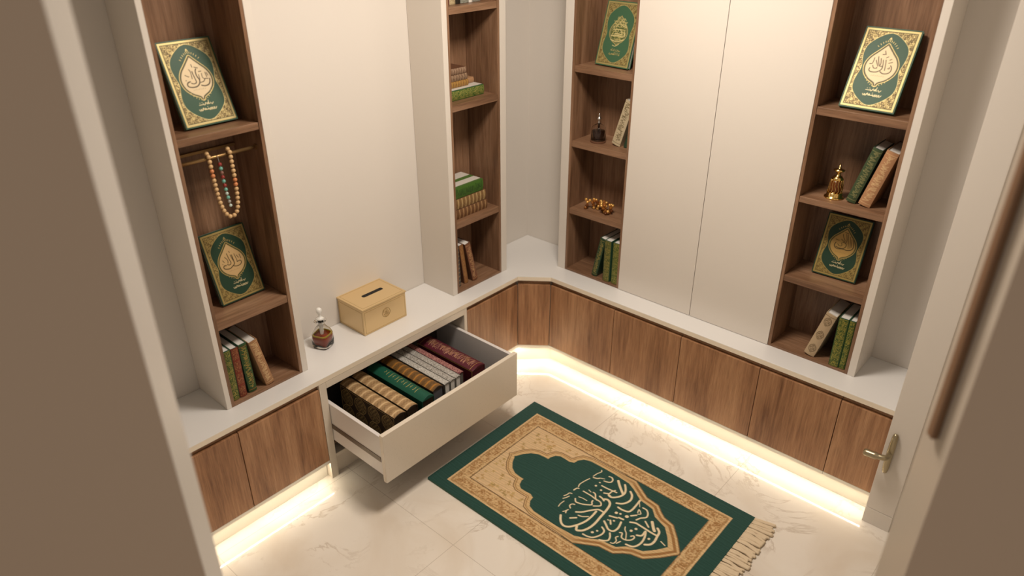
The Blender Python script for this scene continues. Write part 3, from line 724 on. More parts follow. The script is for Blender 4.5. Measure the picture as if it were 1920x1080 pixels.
# LED profiles tucked under the front lip: a slim aluminium channel with a lamp along it
def led(label, pts):
    """pts run with the room on the right-hand side of travel"""
    bm = bmesh.new()
    for (a, b) in zip(pts, pts[1:]):
        a, b = Vector((*a, 0)), Vector((*b, 0)); t = (b - a).normalized(); q = Vector((t.y, -t.x, 0))
        p = [a - q * .011, b - q * .011, b - q * .001, a - q * .001]
        prism(bm, [(v.x, v.y) for v in p], .0795, .0823)
        l = bpy.data.lights.new('led_lamp', 'AREA'); l.shape = 'RECTANGLE'; l.size = (b - a).length; l.size_y = .005
        l.energy = LEDW * (b - a).length; l.color = (1., .89, .70)
        o = bpy.data.objects.new('led_lamp', l); COL.objects.link(o)
        o.location = (a + b) / 2 + q * .0015 + Vector((0, 0, .0795))
        z = -(q * .55 + Vector((0, 0, -.83))).normalized(); x = t; y = z.cross(x)
        o.matrix_world = Matrix.Translation(o.location) @ Matrix((x, y, z)).transposed().to_4x4()
    o = obj('led_strip', bm, M['silver']); tag(o, label, 'light strip', 'slim light strips under the base cabinets'); return o
LEDW = .9
led('slim light strip under the cabinets left of the drawer', [(.0265, -1.284), (.0265, YL)][::-1])
led('slim light strip under the corner and right cabinets', [(.0265, -.480), (.0265, -.1295), (.1520, -.0265), (1.730, -.0265)])

# ------------------------------------------------------------------ shelf columns
HT = TOP - .004
def column(label, run, a, b, shelves, ia, ib, fr, wood_edge=(True, True)):
    """a..b outer extent along the wall, ia..ib inner wood box; fr = front plane"""
    cat = 'bookcase'
    th = .012
    if run == 'L':
        F, B = fr, XB + .001
        r = thing('bookcase', label, cat, ((F+B)/2, (a+b)/2, CT), group='tall walnut lined shelf columns')
        for u, v in ((a, ia - .0002), (ib + .0002, b)): bxo('side_panel', (B, F, u, v, CT + .0003, HT), M['white'], r, .001, label='white outer side panel')
        for u, v in ((ia, ia + th), (ib - th, ib)): bxo('lining', (B + .01, F - .0006, u, v, CT + .0003, HT), M['wood_z'], r, .0006, label='walnut side lining')
        bxo('back_panel', (B, B + .0098, ia, ib, CT + .0003, HT), M['wood_z'], r, 0)
        bxo('bottom_board', (B + .01, F - .0006, ia + th + .0002, ib - th - .0002, CT + .0003, CT + .0098), M['wood_y'], r, .0005)
        for zt, zb in shelves:
            bxo('shelf', (B + .01, F - .003, ia + th + .0002, ib - th - .0002, zb, zt), M['wood_y'], r, .001)
    else:
        F, B = fr, YB - .001
        r = thing('bookcase', label, cat, ((a+b)/2, (F+B)/2, CT), group='tall walnut lined shelf columns')
        for u, v in ((a, ia - .0002), (ib + .0002, b)):
            if v - u > .002: bxo('side_panel', (u, v, F, B, CT + .0003, HT), M['white'], r, .001, label='white outer side panel')
        for u, v in ((ia, ia + th), (ib - th, ib)): bxo('lining', (u, v, F + .0006, B - .01, CT + .0003, HT), M['wood_z'], r, .0006, label='walnut side lining')
        bxo('back_panel', (ia, ib, B - .0098, B, CT + .0003, HT), M['wood_z'], r, 0)
        bxo('bottom_board', (ia + th + .0002, ib - th - .0002, F + .0006, B - .01, CT + .0003, CT + .0098), M['wood_x'], r, .0005)
        for zt, zb in shelves:
            bxo('shelf', (ia + th + .0002, ib - th - .0002, F + .003, B - .01, zb, zt), M['wood_x'], r, .001)
    return r
S1, S2, S3 = 1.4630, 1.1350, .8120
SA, SB0, SB1, SB2 = .829, 1.729, 1.352, .835
column('leftmost shelf column, holding two ornate books and hanging prayer beads', 'L', -1.602, -1.262, [(S1, 1.440), (SA, .801)], -1.584, -1.287, -.060)
column('shelf column left of the corner, holding stacks of lying books', 'L', -.4745, -.110, [(SB0, 1.702), (SB1, 1.324), (SB2, .806)], -.4475, -.148, -.060)
column('shelf column right of the corner, holding the heap of amber beads', 'R', .104, .4645, [(1.465, 1.439), (S2, 1.108), (.811, .785)], .148, .4643, .085)
column('rightmost shelf column, holding the small gold bottle', 'R', 1.1955, 1.542, [(S1, 1.436), (S2, 1.113), (.813, .787)], 1.1957, 1.5155, .085)

# tall doors between the right shelf columns
r = thing('wardrobe', 'pair of tall plain cream doors on the counter', 'wardrobe', (.83, .18, CT))
bxo('carcass', (.465, 1.195, .102, YB - .002, CT + .0003, HT), M['dark_in'], r, 0)
bxo('door', (.4645, .8365, .083, .1015, CT + .0015, HT), M['white'], r, .001)
bxo('door', (.8385, 1.1950, .083, .1015, CT + .0015, HT), M['white'], r, .001)

# ------------------------------------------------------------------ prayer rug
r = thing('prayer_rug', 'green and gold prayer rug with woven calligraphy on the floor', 'rug', (.325, -1.023, 0))
rug_art().mesh('pile', M['rug'], r, (0, -.004, .0105), (1, 0, 0), (0, 1, 0))
bm = bmesh.new(); box(bm, .3245, 1.4255, -1.0275, -.3465, .0008, .0103)
obj('backing', bm, M['rug_edge'], r, .002)
rr = random.Random(5); bm = bmesh.new()
for i in range(92):
    y = -1.022 + i * .00738 + rr.uniform(-.002, .002); L_ = .085 * rr.uniform(.85, 1.1)
    dy = rr.uniform(-.012, .012) + (.012 if i > 82 else 0)
    rad = rr.uniform(.0042, .0062)
    for q in range(2):
        yy = y + rr.uniform(-.003, .003)
        pts = smooth_pts([(1.424, yy, .006), (1.424 + L_*.35, yy + dy*.2, .0085), (1.424 + L_*.7, yy + dy*.7, .0068), (1.424 + L_, yy + dy*1.2 + rr.uniform(-.004, .004), .0066)], 4)
        tube(bm, pts, [rad*.6]*3 + [rad*.8]*4 + [rad]*5 + [rad*.9], 6)
obj('fringe', bm, M['fringe'], r, smooth=True, label='cream cotton fringe')

# ------------------------------------------------------------------ gold box and bottle on the counter
r = thing('donation_box', 'gold box with a slot in its lid on the counter', 'box', (-.173, -.848, CT))
bx0, bx1, by0, by1, z0, z1 = -.259, -.087, -.963, -.733, CT + .0004, CT + .125
bxo('body', (bx0, bx1, by0, by1, z0, z1 - .008), M['gold_satin'], r, .003)
bxo('lid', (bx0 - .0025, bx1 + .0025, by0 - .0025, by1 + .0025, z1 - .0078, z1), M['gold_satin'], r, .002)
def frame_lines(name, loops, mat, rad=.0007):
    bm = bmesh.new()
    for L_ in loops: tube(bm, L_, rad, 6, closed=False)
    return obj(name, bm, mat, r)
m_ = .008
Lp = [[(bx1 + .0001, by0 + m_, z0 + m_), (bx1 + .0001, by1 - m_, z0 + m_), (bx1 + .0001, by1 - m_, z1 - .018), (bx1 + .0001, by0 + m_, z1 - .018), (bx1 + .0001, by0 + m_, z0 + m_)],
      [(bx0 + m_, by0 - .0001, z0 + m_), (bx1 - m_, by0 - .0001, z0 + m_), (bx1 - m_, by0 - .0001, z1 - .018), (bx0 + m_, by0 - .0001, z1 - .018), (bx0 + m_, by0 - .0001, z0 + m_)],
      [(bx0 + m_, by0 + m_, z1), (bx1 - m_, by0 + m_, z1), (bx1 - m_, by1 - m_, z1), (bx0 + m_, by1 - m_, z1), (bx0 + m_, by0 + m_, z1)]]
bm = bmesh.new()
for L_ in Lp:
    for a, b in zip(L_, L_[1:]): tube(bm, [a, b], .0006, 6)
obj('engraved_border', bm, M['gold_line'], r, label='thin darker engraved border')
bm = bmesh.new()
ps = [(-.1745 + .0100 * math.cos(t), -.791 + .0075 * math.sin(t)) for t in np.linspace(0, PI, 9)] + [(-.1745 + .0100 * math.cos(t), -.885 + .0075 * math.sin(t)) for t in np.linspace(PI, 2*PI, 9)]
prism(bm, [(x - .004, y) for x, y in ps], z1 - .001, z1 + .0004)
obj('slot', bm, M['black'], r, label='black rounded coin slot')
bm = bmesh.new(); ec = (bx1, -.8435, .5525); R0 = .0205
tube(bm, [(ec[0] + .0006, ec[1] + R0*math.cos(t), ec[2] + R0*math.sin(t)) for t in np.linspace(0, 2*PI, 33)[:-1]], .0009, 6, closed=True)
for L_ in ([(-.013, -.004), (-.008, -.014), (.004, -.016), (.012, -.006), (.010, .006)], [(-.013, .002), (-.012, .011), (-.008, .014)], [(-.005, -.011), (-.005, .008)], [(.0, -.012), (.0, .011)],
           [(.005, -.010), (.005, .007)], [(-.008, .002), (-.002, .005), (.006, .001)], [(.008, .010), (.003, .015), (-.003, .016)], [(-.010, -.006), (0, -.003), (.010, -.008)]):
    tube(bm, smooth_pts([(ec[0] + .0004, ec[1] + u, ec[2] + v) for u, v in L_], 4), .0009, 6)
obj('emblem', bm, M['gold_line'], r, smooth=True, label='round engraved emblem')

def bottle(label, loc, R_, hb, sq, oil, hn, hliq, stopper, rz=0, scale=1.):
    r = thing('perfume_bottle', label, 'bottle', (loc[0], loc[1], loc[2] + .0003), (0, 0, rz))
    return r
# squat square bottle on the counter
r = thing('perfume_bottle', 'glass bottle of dark amber oil beside the gold box', 'bottle', (-.160, -1.118, CT + .0004), (0, 0, .4))
bm = bmesh.new(); lathe(bm, [(.030, 0), (.0345, .002), (.0365, .008), (.0375, .040), (.036, .058), (.029, .075), (.017, .091), (.0125, .098), (.0115, .108), (.0215, .112), (.0225, .117), (.020, .121), (.012, .122), (.0105, .122), (.0105, .099), (.015, .089), (.027, .074), (.0345, .057), (.0358, .040), (.0348, .010), (.030, .0075)], 48, sq=.35)
obj('glass_body', bm, M['glass'], r, smooth=True, local=True, label='clear glass flask')
bm = bmesh.new(); lathe(bm, [(.027, .008), (.0325, .011), (.0345, .04), (.0335, .055)], 48, sq=.35)
obj('oil', bm, M['oil'], r, smooth=True, local=True, label='dark red brown oil')
bm = bmesh.new(); lathe(bm, [(.0338, .0545), (.0336, .0585), (.0285, .0587), (.0287, .0545)], 48, sq=.35); obj('oil_surface', bm, M['oil_top'], r, local=True, label='olive yellow oil surface')
bm = bmesh.new(); lathe(bm, [(.006, .045), (.0078, .062), (.0085, .095), (.0095, .1235), (.016, .125), (.017, .129), (.010, .133), (.005, .138), (.006, .146), (.0105, .154), (.012, .162), (.0105, .170), (.005, .175)], 28)
obj('stopper', bm, M['frost'], r, smooth=True, local=True, label='milky white glass stopper')

# round dark bottle on the shelf
r = thing('perfume_bottle', 'small round glass bottle of black oil on a shelf near the corner', 'bottle', (.258, .152, S2 + .0004))
bm = bmesh.new(); lathe(bm, [(.032, .007), (.0335, .010), (.0335, .055), (.031, .066), (.022, .075), (.009, .081), (.0075, .083), (.0062, .083), (.0075, .079), (.021, .0725), (.0292, .064), (.0318, .054), (.0318, .011), (.029, .0095)], 40)
obj('glass_body', bm, M['glass'], r, smooth=True, local=True)
bm = bmesh.new(); lathe(bm, [(.033, 0), (.0355, .001), (.0355, .0055), (.033, .0068)], 40); obj('base', bm, M['leather_brown'], r, local=True, label='dark brown base')
bm = bmesh.new(); lathe(bm, [(.026, .012), (.0285, .013), (.0285, .052), (.027, .053)], 40); obj('oil', bm, M['oil_black'], r, smooth=True, local=True, label='nearly black oil')
bm = bmesh.new(); lathe(bm, [(.0045, .050), (.005, .084), (.0075, .086), (.005, .092), (.005, .098), (.0100, .102), (.0105, .106), (.006, .110), (.003, .117), (.0045, .121), (.002, .129)], 24)
obj('stopper', bm, M['silver'], r, smooth=True, local=True, label='pale silver stopper')

# gold bottle with tall finial
r = thing('perfume_bottle', 'small ornate gold perfume bottle in the rightmost shelf column', 'bottle', (1.305, .158, S2 + .0004))
bm = bmesh.new(); lathe(bm, [(.034, 0), (.035, .003), (.031, .006), (.0275, .009), (.0270, .020), (.0245, .022)], 36); obj('base', bm, M['gold'], r, smooth=True, local=True, label='round gold foot')
bm = bmesh.new(); lathe(bm, [(.0225, .0225), (.0235, .03), (.0215, .058), (.018, .068)], 36); obj('body', bm, M['amber_dark'], r, smooth=True, local=True, label='dark amber body under gold wires')
bm = bmesh.new()
for i in range(14):
    a = 2*PI*i/14
    tube(bm, smooth_pts([(.0245*math.cos(a), .0245*math.sin(a), .022), (.0248*math.cos(a+.12), .0248*math.sin(a+.12), .035), (.023*math.cos(a-.1), .023*math.sin(a-.1), .05), (.020*math.cos(a), .020*math.sin(a), .068)], 3), .0012, 5)
obj('filigree', bm, M['gold'], r, smooth=True, local=True)
bm = bmesh.new(); lathe(bm, [(.0200, .0665), (.0205, .072), (.015, .080), (.007, .084), (.0065, .092), (.011, .096), (.0185, .101), (.0195, .104), (.008, .108), (.004, .113), (.0015, .127)], 32)
obj('stopper', bm, M['gold'], r, smooth=True, local=True, label='gold crown shaped stopper')

# ------------------------------------------------------------------ hanging rod and prayer beads
r = thing('hanging_rod', 'dark brass rod across the leftmost shelf column', 'rod', (-.102, -1.435, 1.375))
bm = bmesh.new(); tube(bm, [(-.102, -1.5715, 1.375), (-.102, -1.310, 1.375)], .0055, 14); obj('rod', bm, M['brass'], r, smooth=True)
for y in (-1.5715, -1.3025):
    bm = bmesh.new(); tube(bm, [(-.102, y, 1.375), (-.102, y + .0030, 1.375)], .010, 16); obj('end_cup', bm, M['brass'], r)
r2 = bxo('back_strip', (XB + .011, XB + .020, -1.5715, -1.2995, 1.352, 1.362), M['brass'], None, .001)  # thin dark strip running across the back panel
tag(r2, 'thin dark strip on the back panel behind the prayer beads', 'rail')

def bead_string(root, pts, rad, mats, cordr=.0012, sz=1.):
    """beads strung evenly along a polyline; each bead a mesh copy"""
    P = [Vector(p) for p in pts]; L_ = [0]
    for a, b in zip(P, P[1:]): L_.append(L_[-1] + (b - a).length)
    n = int(L_[-1] / (2 * rad * 1.05)); out = []; cache = {}
    for i in range(n):
        s = (i + .5) * L_[-1] / n; k = max(j for j in range(len(L_) - 1) if L_[j] <= s)
        t = (s - L_[k]) / max(1e-9, L_[k+1] - L_[k]); c = P[k].lerp(P[k+1], t)
        mname = mats(i, n)
        if mname not in cache:
            bm = bmesh.new(); ball(bm, (0, 0, 0), rad, 14); o = obj('bead', bm, M[mname], root, smooth=True, local=True); cache[mname] = o
        else:
            o = cache[mname].copy(); COL.objects.link(o); o.parent = root
        o.location = c - root.location; o.rotation_euler = (i, 2*i, 0); out.append(o)
    return out
# U-shaped wooden strand
r = thing('prayer_beads', 'string of wooden prayer beads hanging in a long loop', 'prayer beads', (-.090, -1.436, 1.375))
U = [(-.108, -1.466, 1.389), (-.098, -1.466, 1.391), (-.090, -1.4665, 1.383), (-.089, -1.466, 1.34), (-.089, -1.464, 1.29), (-.089, -1.461, 1.24), (-.089, -1.455, 1.205), (-.089, -1.446, 1.182), (-.089, -1.434, 1.172), (-.089, -1.420, 1.178), (-.089, -1.411, 1.198), (-.089, -1.406, 1.235), (-.089, -1.404, 1.29), (-.089, -1.404, 1.34), (-.090, -1.404, 1.383), (-.098, -1.404, 1.391), (-.108, -1.404, 1.389)]
U = smooth_pts([(x, -1.435 + (y + 1.435) * 1.15, z) for x, y, z in U], 5)
bm = bmesh.new(); tube(bm, U, .0010, 6); obj('cord', bm, M['cord'], r)
bead_string(r, U, .0073, lambda i, n: 'bead_orange' if i in (4, 5, n - 9, n - 8) else 'bead_wood')
r = thing('prayer_beads', 'short strand of turquoise and red beads inside the wooden loop', 'prayer beads', (-.090, -1.435, 1.375))
Vp = smooth_pts([(-.1015, -1.440, 1.3815), (-.0945, -1.440, 1.380), (-.0925, -1.440, 1.372), (-.0905, -1.4395, 1.350), (-.089, -1.438, 1.30), (-.089, -1.435, 1.25), (-.089, -1.430, 1.207)], 5)
bm = bmesh.new(); tube(bm, Vp, .0009, 6); obj('cord', bm, M['silver'], r, label='silver wire')
seq = ['bead_red', 'bead_turq', 'bead_brown', 'bead_red', 'bead_turq', 'bead_red', 'bead_turq', 'bead_pale', 'bead_turq', 'bead_grey', 'bead_pale']
cache = {}
for i, k in enumerate(seq):
    z = 1.352 - i * .0142; y = float(np.interp(z, [1.207, 1.25, 1.30, 1.35], [-1.430, -1.435, -1.438, -1.4395])) 
    if k not in cache:
        bm = bmesh.new(); ball(bm, (0, 0, 0), .0062 if i < 6 else .0055, 14); o = obj('bead', bm, M[k], r, smooth=True, local=True); cache[k] = o
    else: o = cache[k].copy(); COL.objects.link(o); o.parent = r
    o.location = Vector((-.0892, y, z)) - r.location
# heap of amber beads
r = thing('prayer_beads', 'heap of amber prayer beads lying on a shelf', 'prayer beads', (.300, .150, .811))
rr = random.Random(11); spots = []; 
path = [(.226, .126), (.236, .140), (.250, .146), (.268, .148), (.286, .150), (.300, .156), (.318, .166), (.336, .170), (.350, .160), (.352, .142), (.340, .128), (.326, .122), (.316, .130), (.318, .146), (.332, .154), (.344, .150), (.300, .170), (.280, .164), (.262, .160), (.244, .152), (.232, .134)]
Pp = smooth_pts([(x, y, 0) for x, y in path], 4); br_ = .0076
cand = []
for lay in range(6):
    for p in Pp:
        cand.append((p.x + rr.uniform(-.006, .006), p.y + rr.uniform(-.006, .006)))
for x, y in cand:
    z = br_
    for (a, b, c_) in spots:
        d2 = (a - x)**2 + (b - y)**2
        if d2 < (1.9*br_)**2: z = max(z, c_ + math.sqrt((1.9*br_)**2 - d2))
    if z < .046 and len(spots) < 99: spots.append((x, y, z))
cache = {}
for i, (x, y, z) in enumerate(spots):
    k = rr.choice(('amber', 'amber', 'amber_dark', 'amber_light', 'amber_light'))
    if k not in cache:
        bm = bmesh.new(); ball(bm, (0, 0, 0), br_, 14); o = obj('bead', bm, M[k], r, smooth=True, local=True); cache[k] = o
    else: o = cache[k].copy(); COL.objects.link(o); o.parent = r
    o.location = Vector((x, y, .811 + z + .0005)) - r.location

# ------------------------------------------------------------------ big ornate books
GR = (.034, .088, .048)
ART['A1'] = mushaf_art('A1', GR, CREAM)
ART['D1'] = mushaf_art('D1', GR, CREAM)
ART['A3'] = mushaf_art('A3', (.020, .050, .028), (.58, .39, .18), gold=(.42, .31, .11))
ART['D3'] = mushaf_art('D3', (.018, .045, .026), (.46, .29, .09), gold=(.38, .28, .09))
ART['C1'] = mushaf_art('C1', (.050, .120, .062), CREAM, gold=(.46, .38, .15), plaincartouche=True)
mushaf('ornate green book with cream medallion, highest in the leftmost column', (-.128, -1.504, S1), (-.128, -1.330, S1), 21.0, .264, 'A1', 90)
mushaf('dark green book with tan medallion, below the hanging beads', (-.148, -1.499, SA), (-.156, -1.329, SA), 16.5, .256, 'A3', 92)
mushaf('bright green book with gold script medallion, right of the corner', (.207, .158, 1.465), (.400, .142, 1.465), 15.5, .262, 'C1', -4, w=.176)
mushaf('ornate green book with cream medallion, in the rightmost shelf column', (1.267, .117, S1), (1.446, .117, S1), 27, .276, 'D1', 0)
mushaf('dark green book with brown medallion, below the gold bottle', (1.279, .172, .813), (1.442, .174, .813), 17, .238, 'D3', 1)

# ------------------------------------------------------------------ upright books
FL = CT + .0100
GI = (.56, .44, .13); GI2 = (.62, .52, .22); OLV = (.30, .27, .04)
G1, G2, G3, G4, G5 = 'books at the foot of the leftmost column', 'books at the foot of the column left of the corner', 'green volumes at the foot of the column right of the corner', 'books at the foot of the rightmost column', 'books leaning beside the gold bottle'
sp = lambda t, h=208: dict(w=t*1000 - .8, h=h - 2)
def S_(t, base, ink, seed, style, **k): return spine_art(t*1000 - .8, 206, base, ink, seed, style, **k)
shelf_book('green and yellow gilded book, first from the left', G1, (-.079, -1.5555, FL), 90, 0, .032, .150, .208, 'leather_green', S_(.032, (.04, .075, .02), (.44, .36, .09), 1, 'bands'))
shelf_book('dark red and gold patterned book, second from the left', G1, (-.079, -1.5245, FL), 90, 0, .029, .150, .206, 'leather_dkgreen', S_(.029, (.15, .03, .018), (.42, .20, .08), 2, 'bands', ink2=(.30, .06, .03)))
shelf_book('green gilded book, third from the left beside the leaning tan one', G1, (-.080, -1.4850, FL), 90, -2, .032, .150, .208, 'leather_green', S_(.032, (.035, .075, .025), (.34, .28, .07), 3, 'letters', ink2=(.36, .15, .05)))
shelf_book('tan leather book leaning left with gold lettering on its spine', G1, (-.074, -1.4170, FL), 90, -10.6, .034, .150, .206, 'leather_tan', S_(.034, (.36, .19, .09), (.62, .42, .22), 4, 'letters', g=.3))
shelf_book('grey blue and gold banded book half hidden by the side panel', G2, (-.094, -.4055, FL), 90, -2, .030, .145, .208, 'leather_slate', S_(.030, (.10, .09, .085), (.42, .30, .13), 5, 'ribs', ink2=(.10, .09, .08)))
shelf_book('orange brown book leaning left, middle of three', G2, (-.095, -.3540, FL), 90, -8, .026, .145, .206, 'leather_brown', S_(.026, (.24, .10, .04), (.46, .26, .08), 6, 'bands'))
shelf_book('brown book with pale gold spine pattern, leaning rightmost of three', G2, (-.085, -.3040, FL), 90, -13.0, .033, .145, .208, 'leather_brown', S_(.033, (.20, .08, .04), (.50, .30, .14), 7, 'letters'))
shelf_book('dark green book leaning right against the two upright ones', G3, (.311, .102, FL), 0, 11.4, .030, .150, .208, 'leather_dkgreen', S_(.030, (.03, .06, .025), (.30, .24, .07), 8, 'letters'))
shelf_book('upright green and gold book, middle of the three green volumes', G3, (.3850, .095, FL), 0, 0, .037, .150, .208, 'leather_green', S_(.037, (.045, .075, .02), (.42, .31, .08), 9, 'bands'))
shelf_book('upright green and gold book touching the tall cream door', G3, (.4295, .098, FL), 0, 0, .036, .150, .208, 'leather_green', S_(.036, (.05, .09, .02), (.44, .36, .09), 10, 'bands'))
shelf_book('beige book leaning right with three stamped roundels on its spine', G4, (1.3570, .102, FL), 0, 14.5, .042, .150, .208, 'leather_cream', S_(.042, (.46, .34, .21), (.13, .085, .04), 11, 'rosettes', g=0.))
shelf_book('green gold patterned volume, left of the upright pair in the rightmost column', G4, (1.4575, .092, FL), 0, 0, .037, .150, .212, 'leather_green', spine_art(36.2, 210, (.03, .07, .015), (.42, .34, .07), 12, 'bands'))
shelf_book('green gold patterned volume against the right side panel', G4, (1.4890, .094, FL), 0, 0, .0245, .150, .212, 'leather_green', spine_art(23.7, 210, (.03, .07, .015), (.42, .34, .07), 13, 'bands'))
shelf_book('dark green book leaning right behind the gold bottle', G5, (1.3700, .138, S2), 0, 14.0, .034, .122, .212, 'leather_dkgreen', spine_art(33.2, 210, (.05, .075, .035), (.22, .21, .09), 14, 'letters', g=.2))
shelf_book('tan book leaning right, beside the dark green leaning one', G5, (1.4190, .130, S2), 0, 14.4, .042, .135, .212, 'leather_tan', spine_art(41.2, 210, (.42, .22, .11), (.62, .42, .22), 15, 'letters', g=.2))
G6 = 'books leaning beside the small round bottle'
shelf_book('cream book leaning right with dark stamped lettering', G6, (.3540, .148, S2), 0, 16.5, .044, .120, .208, 'leather_cream', S_(.044, (.52, .43, .28), (.16, .12, .06), 16, 'letters', g=0.))
shelf_book('dark green book hidden behind the cream leaning book', G6, (.4010, .152, S2), 0, 16.5, .018, .112, .125, 'leather_dkgreen', None)
shelf_book('thin brown book leaning behind the bright green ornate one', 'thin books behind the bright green book', (.4130, .162, 1.465), 0, 4.5, .012, .100, .190, 'leather_tan', None)
shelf_book('thin dark book against the lining behind the bright green one', 'thin books behind the bright green book', (.4345, .165, 1.465), 0, 2, .010, .100, .185, 'leather_brown', None)

# lying stacks left of the corner
K1 = 'lying books on the second lowest shelf left of the corner'
def SL(t, h, base, ink, seed, style, **k): return spine_art(t*1000 - .8, h, base, ink, seed, style, **k)
flat_book('brown gilded book at the bottom of the stack of three', K1, -.090, -.425, SB2, .044, .140, .214, 'leather_brown', SL(.044, 212, (.20, .10, .045), (.50, .33, .16), 21, 'ribs', ink2=(.12, .05, .02)))
flat_book('brown book with pale gold ribs, middle of the stack of three', K1, -.093, -.428, SB2 + .0448, .047, .140, .212, 'leather_brown', SL(.047, 210, (.28, .17, .07), (.62, .48, .24), 22, 'ribs', ink2=(.14, .06, .02)))
b3 = flat_book('green book with white and green striped top, highest of the stack', K1, -.096, -.4345, SB2 + .0926, .053, .140, .205, 'leather_moss', SL(.053, 203, (.055, .13, .02), (.025, .06, .015), 23, 'letters', g=0.))
bm = bmesh.new(); box(bm, -.0268 - .0012, -.0268, .012, .136, .004, .201); obj('top_panel', bm, M['leather_white'], b3, local=True, label='white panel on the upper cover')
bm = bmesh.new(); box(bm, -.0268 - .0020, -.0268 - .0013, .052, .078, .004, .201); obj('stripe', bm, M['leather_moss'], b3, local=True, label='green stripe')
K2 = 'lying books on the middle shelf left of the corner'
b2 = flat_book('thick green and gold book with white top, lowest of its pile', K2, -.112, -.4005, SB1, .042, .128, .205, 'leather_green', SL(.042, 203, (.04, .10, .02), (.44, .38, .10), 24, 'bands'))
bm = bmesh.new(); box(bm, -.0213 - .0012, -.0213, .006, .124, .004, .199); obj('top_panel', bm, M['leather_white'], b2, local=True, label='white panel on the upper cover')
zz = SB1 + .0442
for i, (lab, le, base, ink) in enumerate([('orange brown book directly on the white topped one', 'leather_orange', (.26, .12, .04), (.50, .32, .08)), ('brown book with pale lettering, second from the top of its pile', 'leather_brown', (.17, .09, .05), (.45, .33, .22)), ('brown book with pale lettering, top of its pile', 'leather_brown', (.19, .10, .06), (.48, .35, .24))]):
    flat_book(lab, K2, -.140, -.410 - .002*i, zz, .026, .100, .150 - .004*i, le, SL(.026, 148 - 4*i, base, ink, 25 + i, 'ribs')); zz += .0268
flat_book('small pale book lying behind the brown pile', K2, -.160, -.256, SB1 + .0442, .024, .080, .048, 'leather_tan', None, page_mat=M['paper'])

# standing books on the highest visible shelf left of the corner
K3 = 'books standing on the highest shelf left of the corner'
y = -.4320
for lab, le, t, base, ink, st in [('reddish brown patterned book, leftmost on the high shelf', 'leather_brown', .034, (.26, .13, .08), (.50, .40, .25), 'bands'), ('dark red book on the high shelf', 'leather_maroon', .016, (.10, .02, .02), (.3, .2, .1), 'title'), ('cream patterned book on the high shelf', 'leather_cream', .032, (.48, .38, .22), (.24, .17, .08), 'bands'),
                               ('black book on the high shelf', 'leather_black', .026, (.02, .015, .01), (.10, .08, .05), 'title'), ('mottled grey green book left of the white one', 'leather_grey', .046, (.17, .17, .13), (.32, .32, .27), 'speckle'), ('white book on the high shelf', 'leather_white', .022, None, None, None), ('mottled grey book, rightmost on the high shelf', 'leather_grey', .044, (.16, .15, .12), (.28, .26, .22), 'speckle')]:
    art = spine_art(t*1000 - .8, 198, base, ink, len(lab), st, g=.3) if st else None
    shelf_book(lab, K3, (-.112, y + t/2, SB0), 90, 0, t, .120, .200, le, art); y += t + .0012

# ------------------------------------------------------------------ books in the open drawer
KD = 'books packed in the open drawer, spines up'
ZT = .368
def cover_panel(w, h, base, ink, seed, rings=4):
    c = Canvas(w, h, 1.2, base); X, Y = c.X, c.Y
    m = np.minimum(np.minimum(X, w - X), np.minimum(Y, h - Y))
    c.put(np.clip((.9 - np.abs(m - 5)) / 1.2 + .5, 0, 1), ink, .8)
    for k in range(rings):
        cy = h * (k + .5) / rings; R0 = h / rings * .42
        for sx in (.28, .72):
            d = np.hypot((X - w * sx) * 1.0, (Y - cy)); f = filigree(X - w*sx, Y - cy, .9, seed)
            c.put(np.clip((1.1 - np.abs(d - R0)) / 1.2 + .5, 0, 1), ink, .8)
            c.put(np.clip(-.1 + 2.4 * f, 0, 1) * np.clip((R0 - 4 - d) / 1.2, 0, 1) * .8, ink, .8)
    return c
HB = 270
dk = (.045, .026, .012)
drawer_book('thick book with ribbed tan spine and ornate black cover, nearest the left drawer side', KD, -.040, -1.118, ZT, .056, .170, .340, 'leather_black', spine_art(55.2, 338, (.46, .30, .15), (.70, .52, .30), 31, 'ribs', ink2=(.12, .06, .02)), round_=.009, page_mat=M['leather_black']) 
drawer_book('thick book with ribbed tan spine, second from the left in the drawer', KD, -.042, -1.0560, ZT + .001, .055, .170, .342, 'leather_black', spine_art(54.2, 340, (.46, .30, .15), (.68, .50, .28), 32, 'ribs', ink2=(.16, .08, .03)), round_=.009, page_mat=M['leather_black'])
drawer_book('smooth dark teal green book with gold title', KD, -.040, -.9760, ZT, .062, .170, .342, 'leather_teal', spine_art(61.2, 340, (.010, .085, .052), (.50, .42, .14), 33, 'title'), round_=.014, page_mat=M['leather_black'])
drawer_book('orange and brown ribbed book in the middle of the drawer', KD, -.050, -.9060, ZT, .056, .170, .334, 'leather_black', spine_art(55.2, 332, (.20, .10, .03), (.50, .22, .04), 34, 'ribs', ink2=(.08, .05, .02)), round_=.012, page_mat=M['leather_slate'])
for i, lab in enumerate(('grey and white speckled thin book, leftmost of three', 'grey and white speckled thin book, middle of three', 'white speckled thin book, rightmost of three')):
    drawer_book(lab, KD, -.050, -.8560 + i*.0310, ZT, .0285, .170, .336, 'leather_grey', spine_art(27.7, 334, (.50, .48, .44) if i else (.26, .25, .22), (.16, .14, .12) if i else (.62, .60, .56), 35 + i, 'speckle', ink2=(.6, .58, .55), g=.1), round_=.004)
drawer_book('thin maroon patterned book beside the white speckled ones', KD, -.055, -.7640, ZT, .026, .170, .330, 'leather_maroon', spine_art(25.2, 328, (.13, .02, .035), (.48, .26, .22), 38, 'speckle', g=.2), round_=.003, page_mat=M['leather_grey'])
drawer_book('thick maroon and gold book nearest the right drawer side', KD, -.040, -.6900, ZT, .074, .170, .342, 'leather_maroon', spine_art(73.2, 340, (.085, .012, .022), (.42, .22, .16), 39, 'letters', ink2=(.50, .30, .10)), round_=.010, page_mat=M['leather_maroon'])
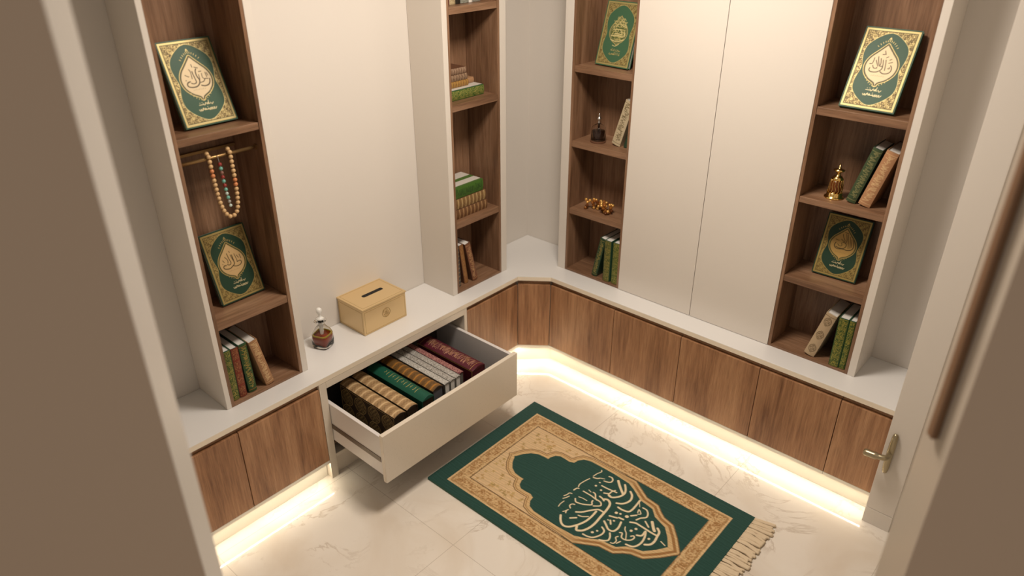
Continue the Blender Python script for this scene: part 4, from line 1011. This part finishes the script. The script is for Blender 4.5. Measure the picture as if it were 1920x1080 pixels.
# ornate covers and gilt edges that show inside the drawer
def add_front(root_label, t, art):
    for o in COL.objects:
        if o.get('label') == root_label:
            art.mesh('ornate_cover', M['art'], o, (t/2 + .0005, .002, .001), (0, 1, 0), (0, 0, 1), label='dark cover with gold roundels'); return
add_front('thick book with ribbed tan spine and ornate black cover, nearest the left drawer side', .056, cover_panel(166, 338, dk, (.72, .50, .20), 1))
add_front('thick book with ribbed tan spine, second from the left in the drawer', .055, cover_panel(166, 340, dk, (.60, .42, .16), 2))
cm = Canvas(166, 340, 1.4, (.085, .012, .022)); mm_ = np.minimum(np.minimum(cm.X, 166 - cm.X), np.minimum(cm.Y, 340 - cm.Y)); cm.put(np.clip((2.0 - np.abs(mm_ - 3)) / 1.4 + .5, 0, 1), (.55, .36, .12), .9)
add_front('thick maroon and gold book nearest the right drawer side', .074, cm)

# ------------------------------------------------------------------ lights
def area(name, loc, target, sx, sy, power, col):
    l = bpy.data.lights.new(name, 'AREA'); l.shape = 'RECTANGLE'; l.size = sx; l.size_y = sy; l.energy = power; l.color = col
    o = bpy.data.objects.new(name, l); COL.objects.link(o); o.location = loc
    o.rotation_euler = (Vector(target) - Vector(loc)).to_track_quat('-Z', 'Y').to_euler(); return o
area('ceiling_light', (.86, -.82, TOP - .03), (.86, -.82, 0), .42, .42, 35.5, (1., .885, .765))
w = bpy.data.worlds.new('World'); bpy.context.scene.world = w; w.use_nodes = True
w.node_tree.nodes['Background'].inputs[0].default_value = (1., .90, .80, 1); w.node_tree.nodes['Background'].inputs[1].default_value = .27

# ------------------------------------------------------------------ camera
cd = bpy.data.cameras.new('camera'); cam = bpy.data.objects.new('camera', cd); COL.objects.link(cam)
cam.location = (CX, CY, CZ); cam.rotation_euler = (math.radians(61.906), math.radians(.068), math.radians(41.448)); cam.rotation_mode = 'XYZ'
R_ = Matrix.Rotation(math.radians(41.448), 3, 'Z') @ Matrix.Rotation(math.radians(61.906), 3, 'X') @ Matrix.Rotation(math.radians(.068), 3, 'Y')
cam.rotation_euler = R_.to_euler()
cd.sensor_width = 36; cd.lens = 1370.96 / 1920 * 36; cd.clip_start = .05
cd.dof.use_dof = True; cd.dof.focus_distance = 2.85; cd.dof.aperture_fstop = 1.5
sc = bpy.context.scene; sc.camera = cam
sc.view_settings.view_transform = 'Standard'; sc.view_settings.look = 'None'; sc.view_settings.exposure = 0.; sc.view_settings.gamma = 1.
sc.view_settings.use_curve_mapping = False
sc.cycles.max_bounces = 10; sc.cycles.diffuse_bounces = 3; sc.cycles.transmission_bounces = 8; sc.cycles.use_denoising = True
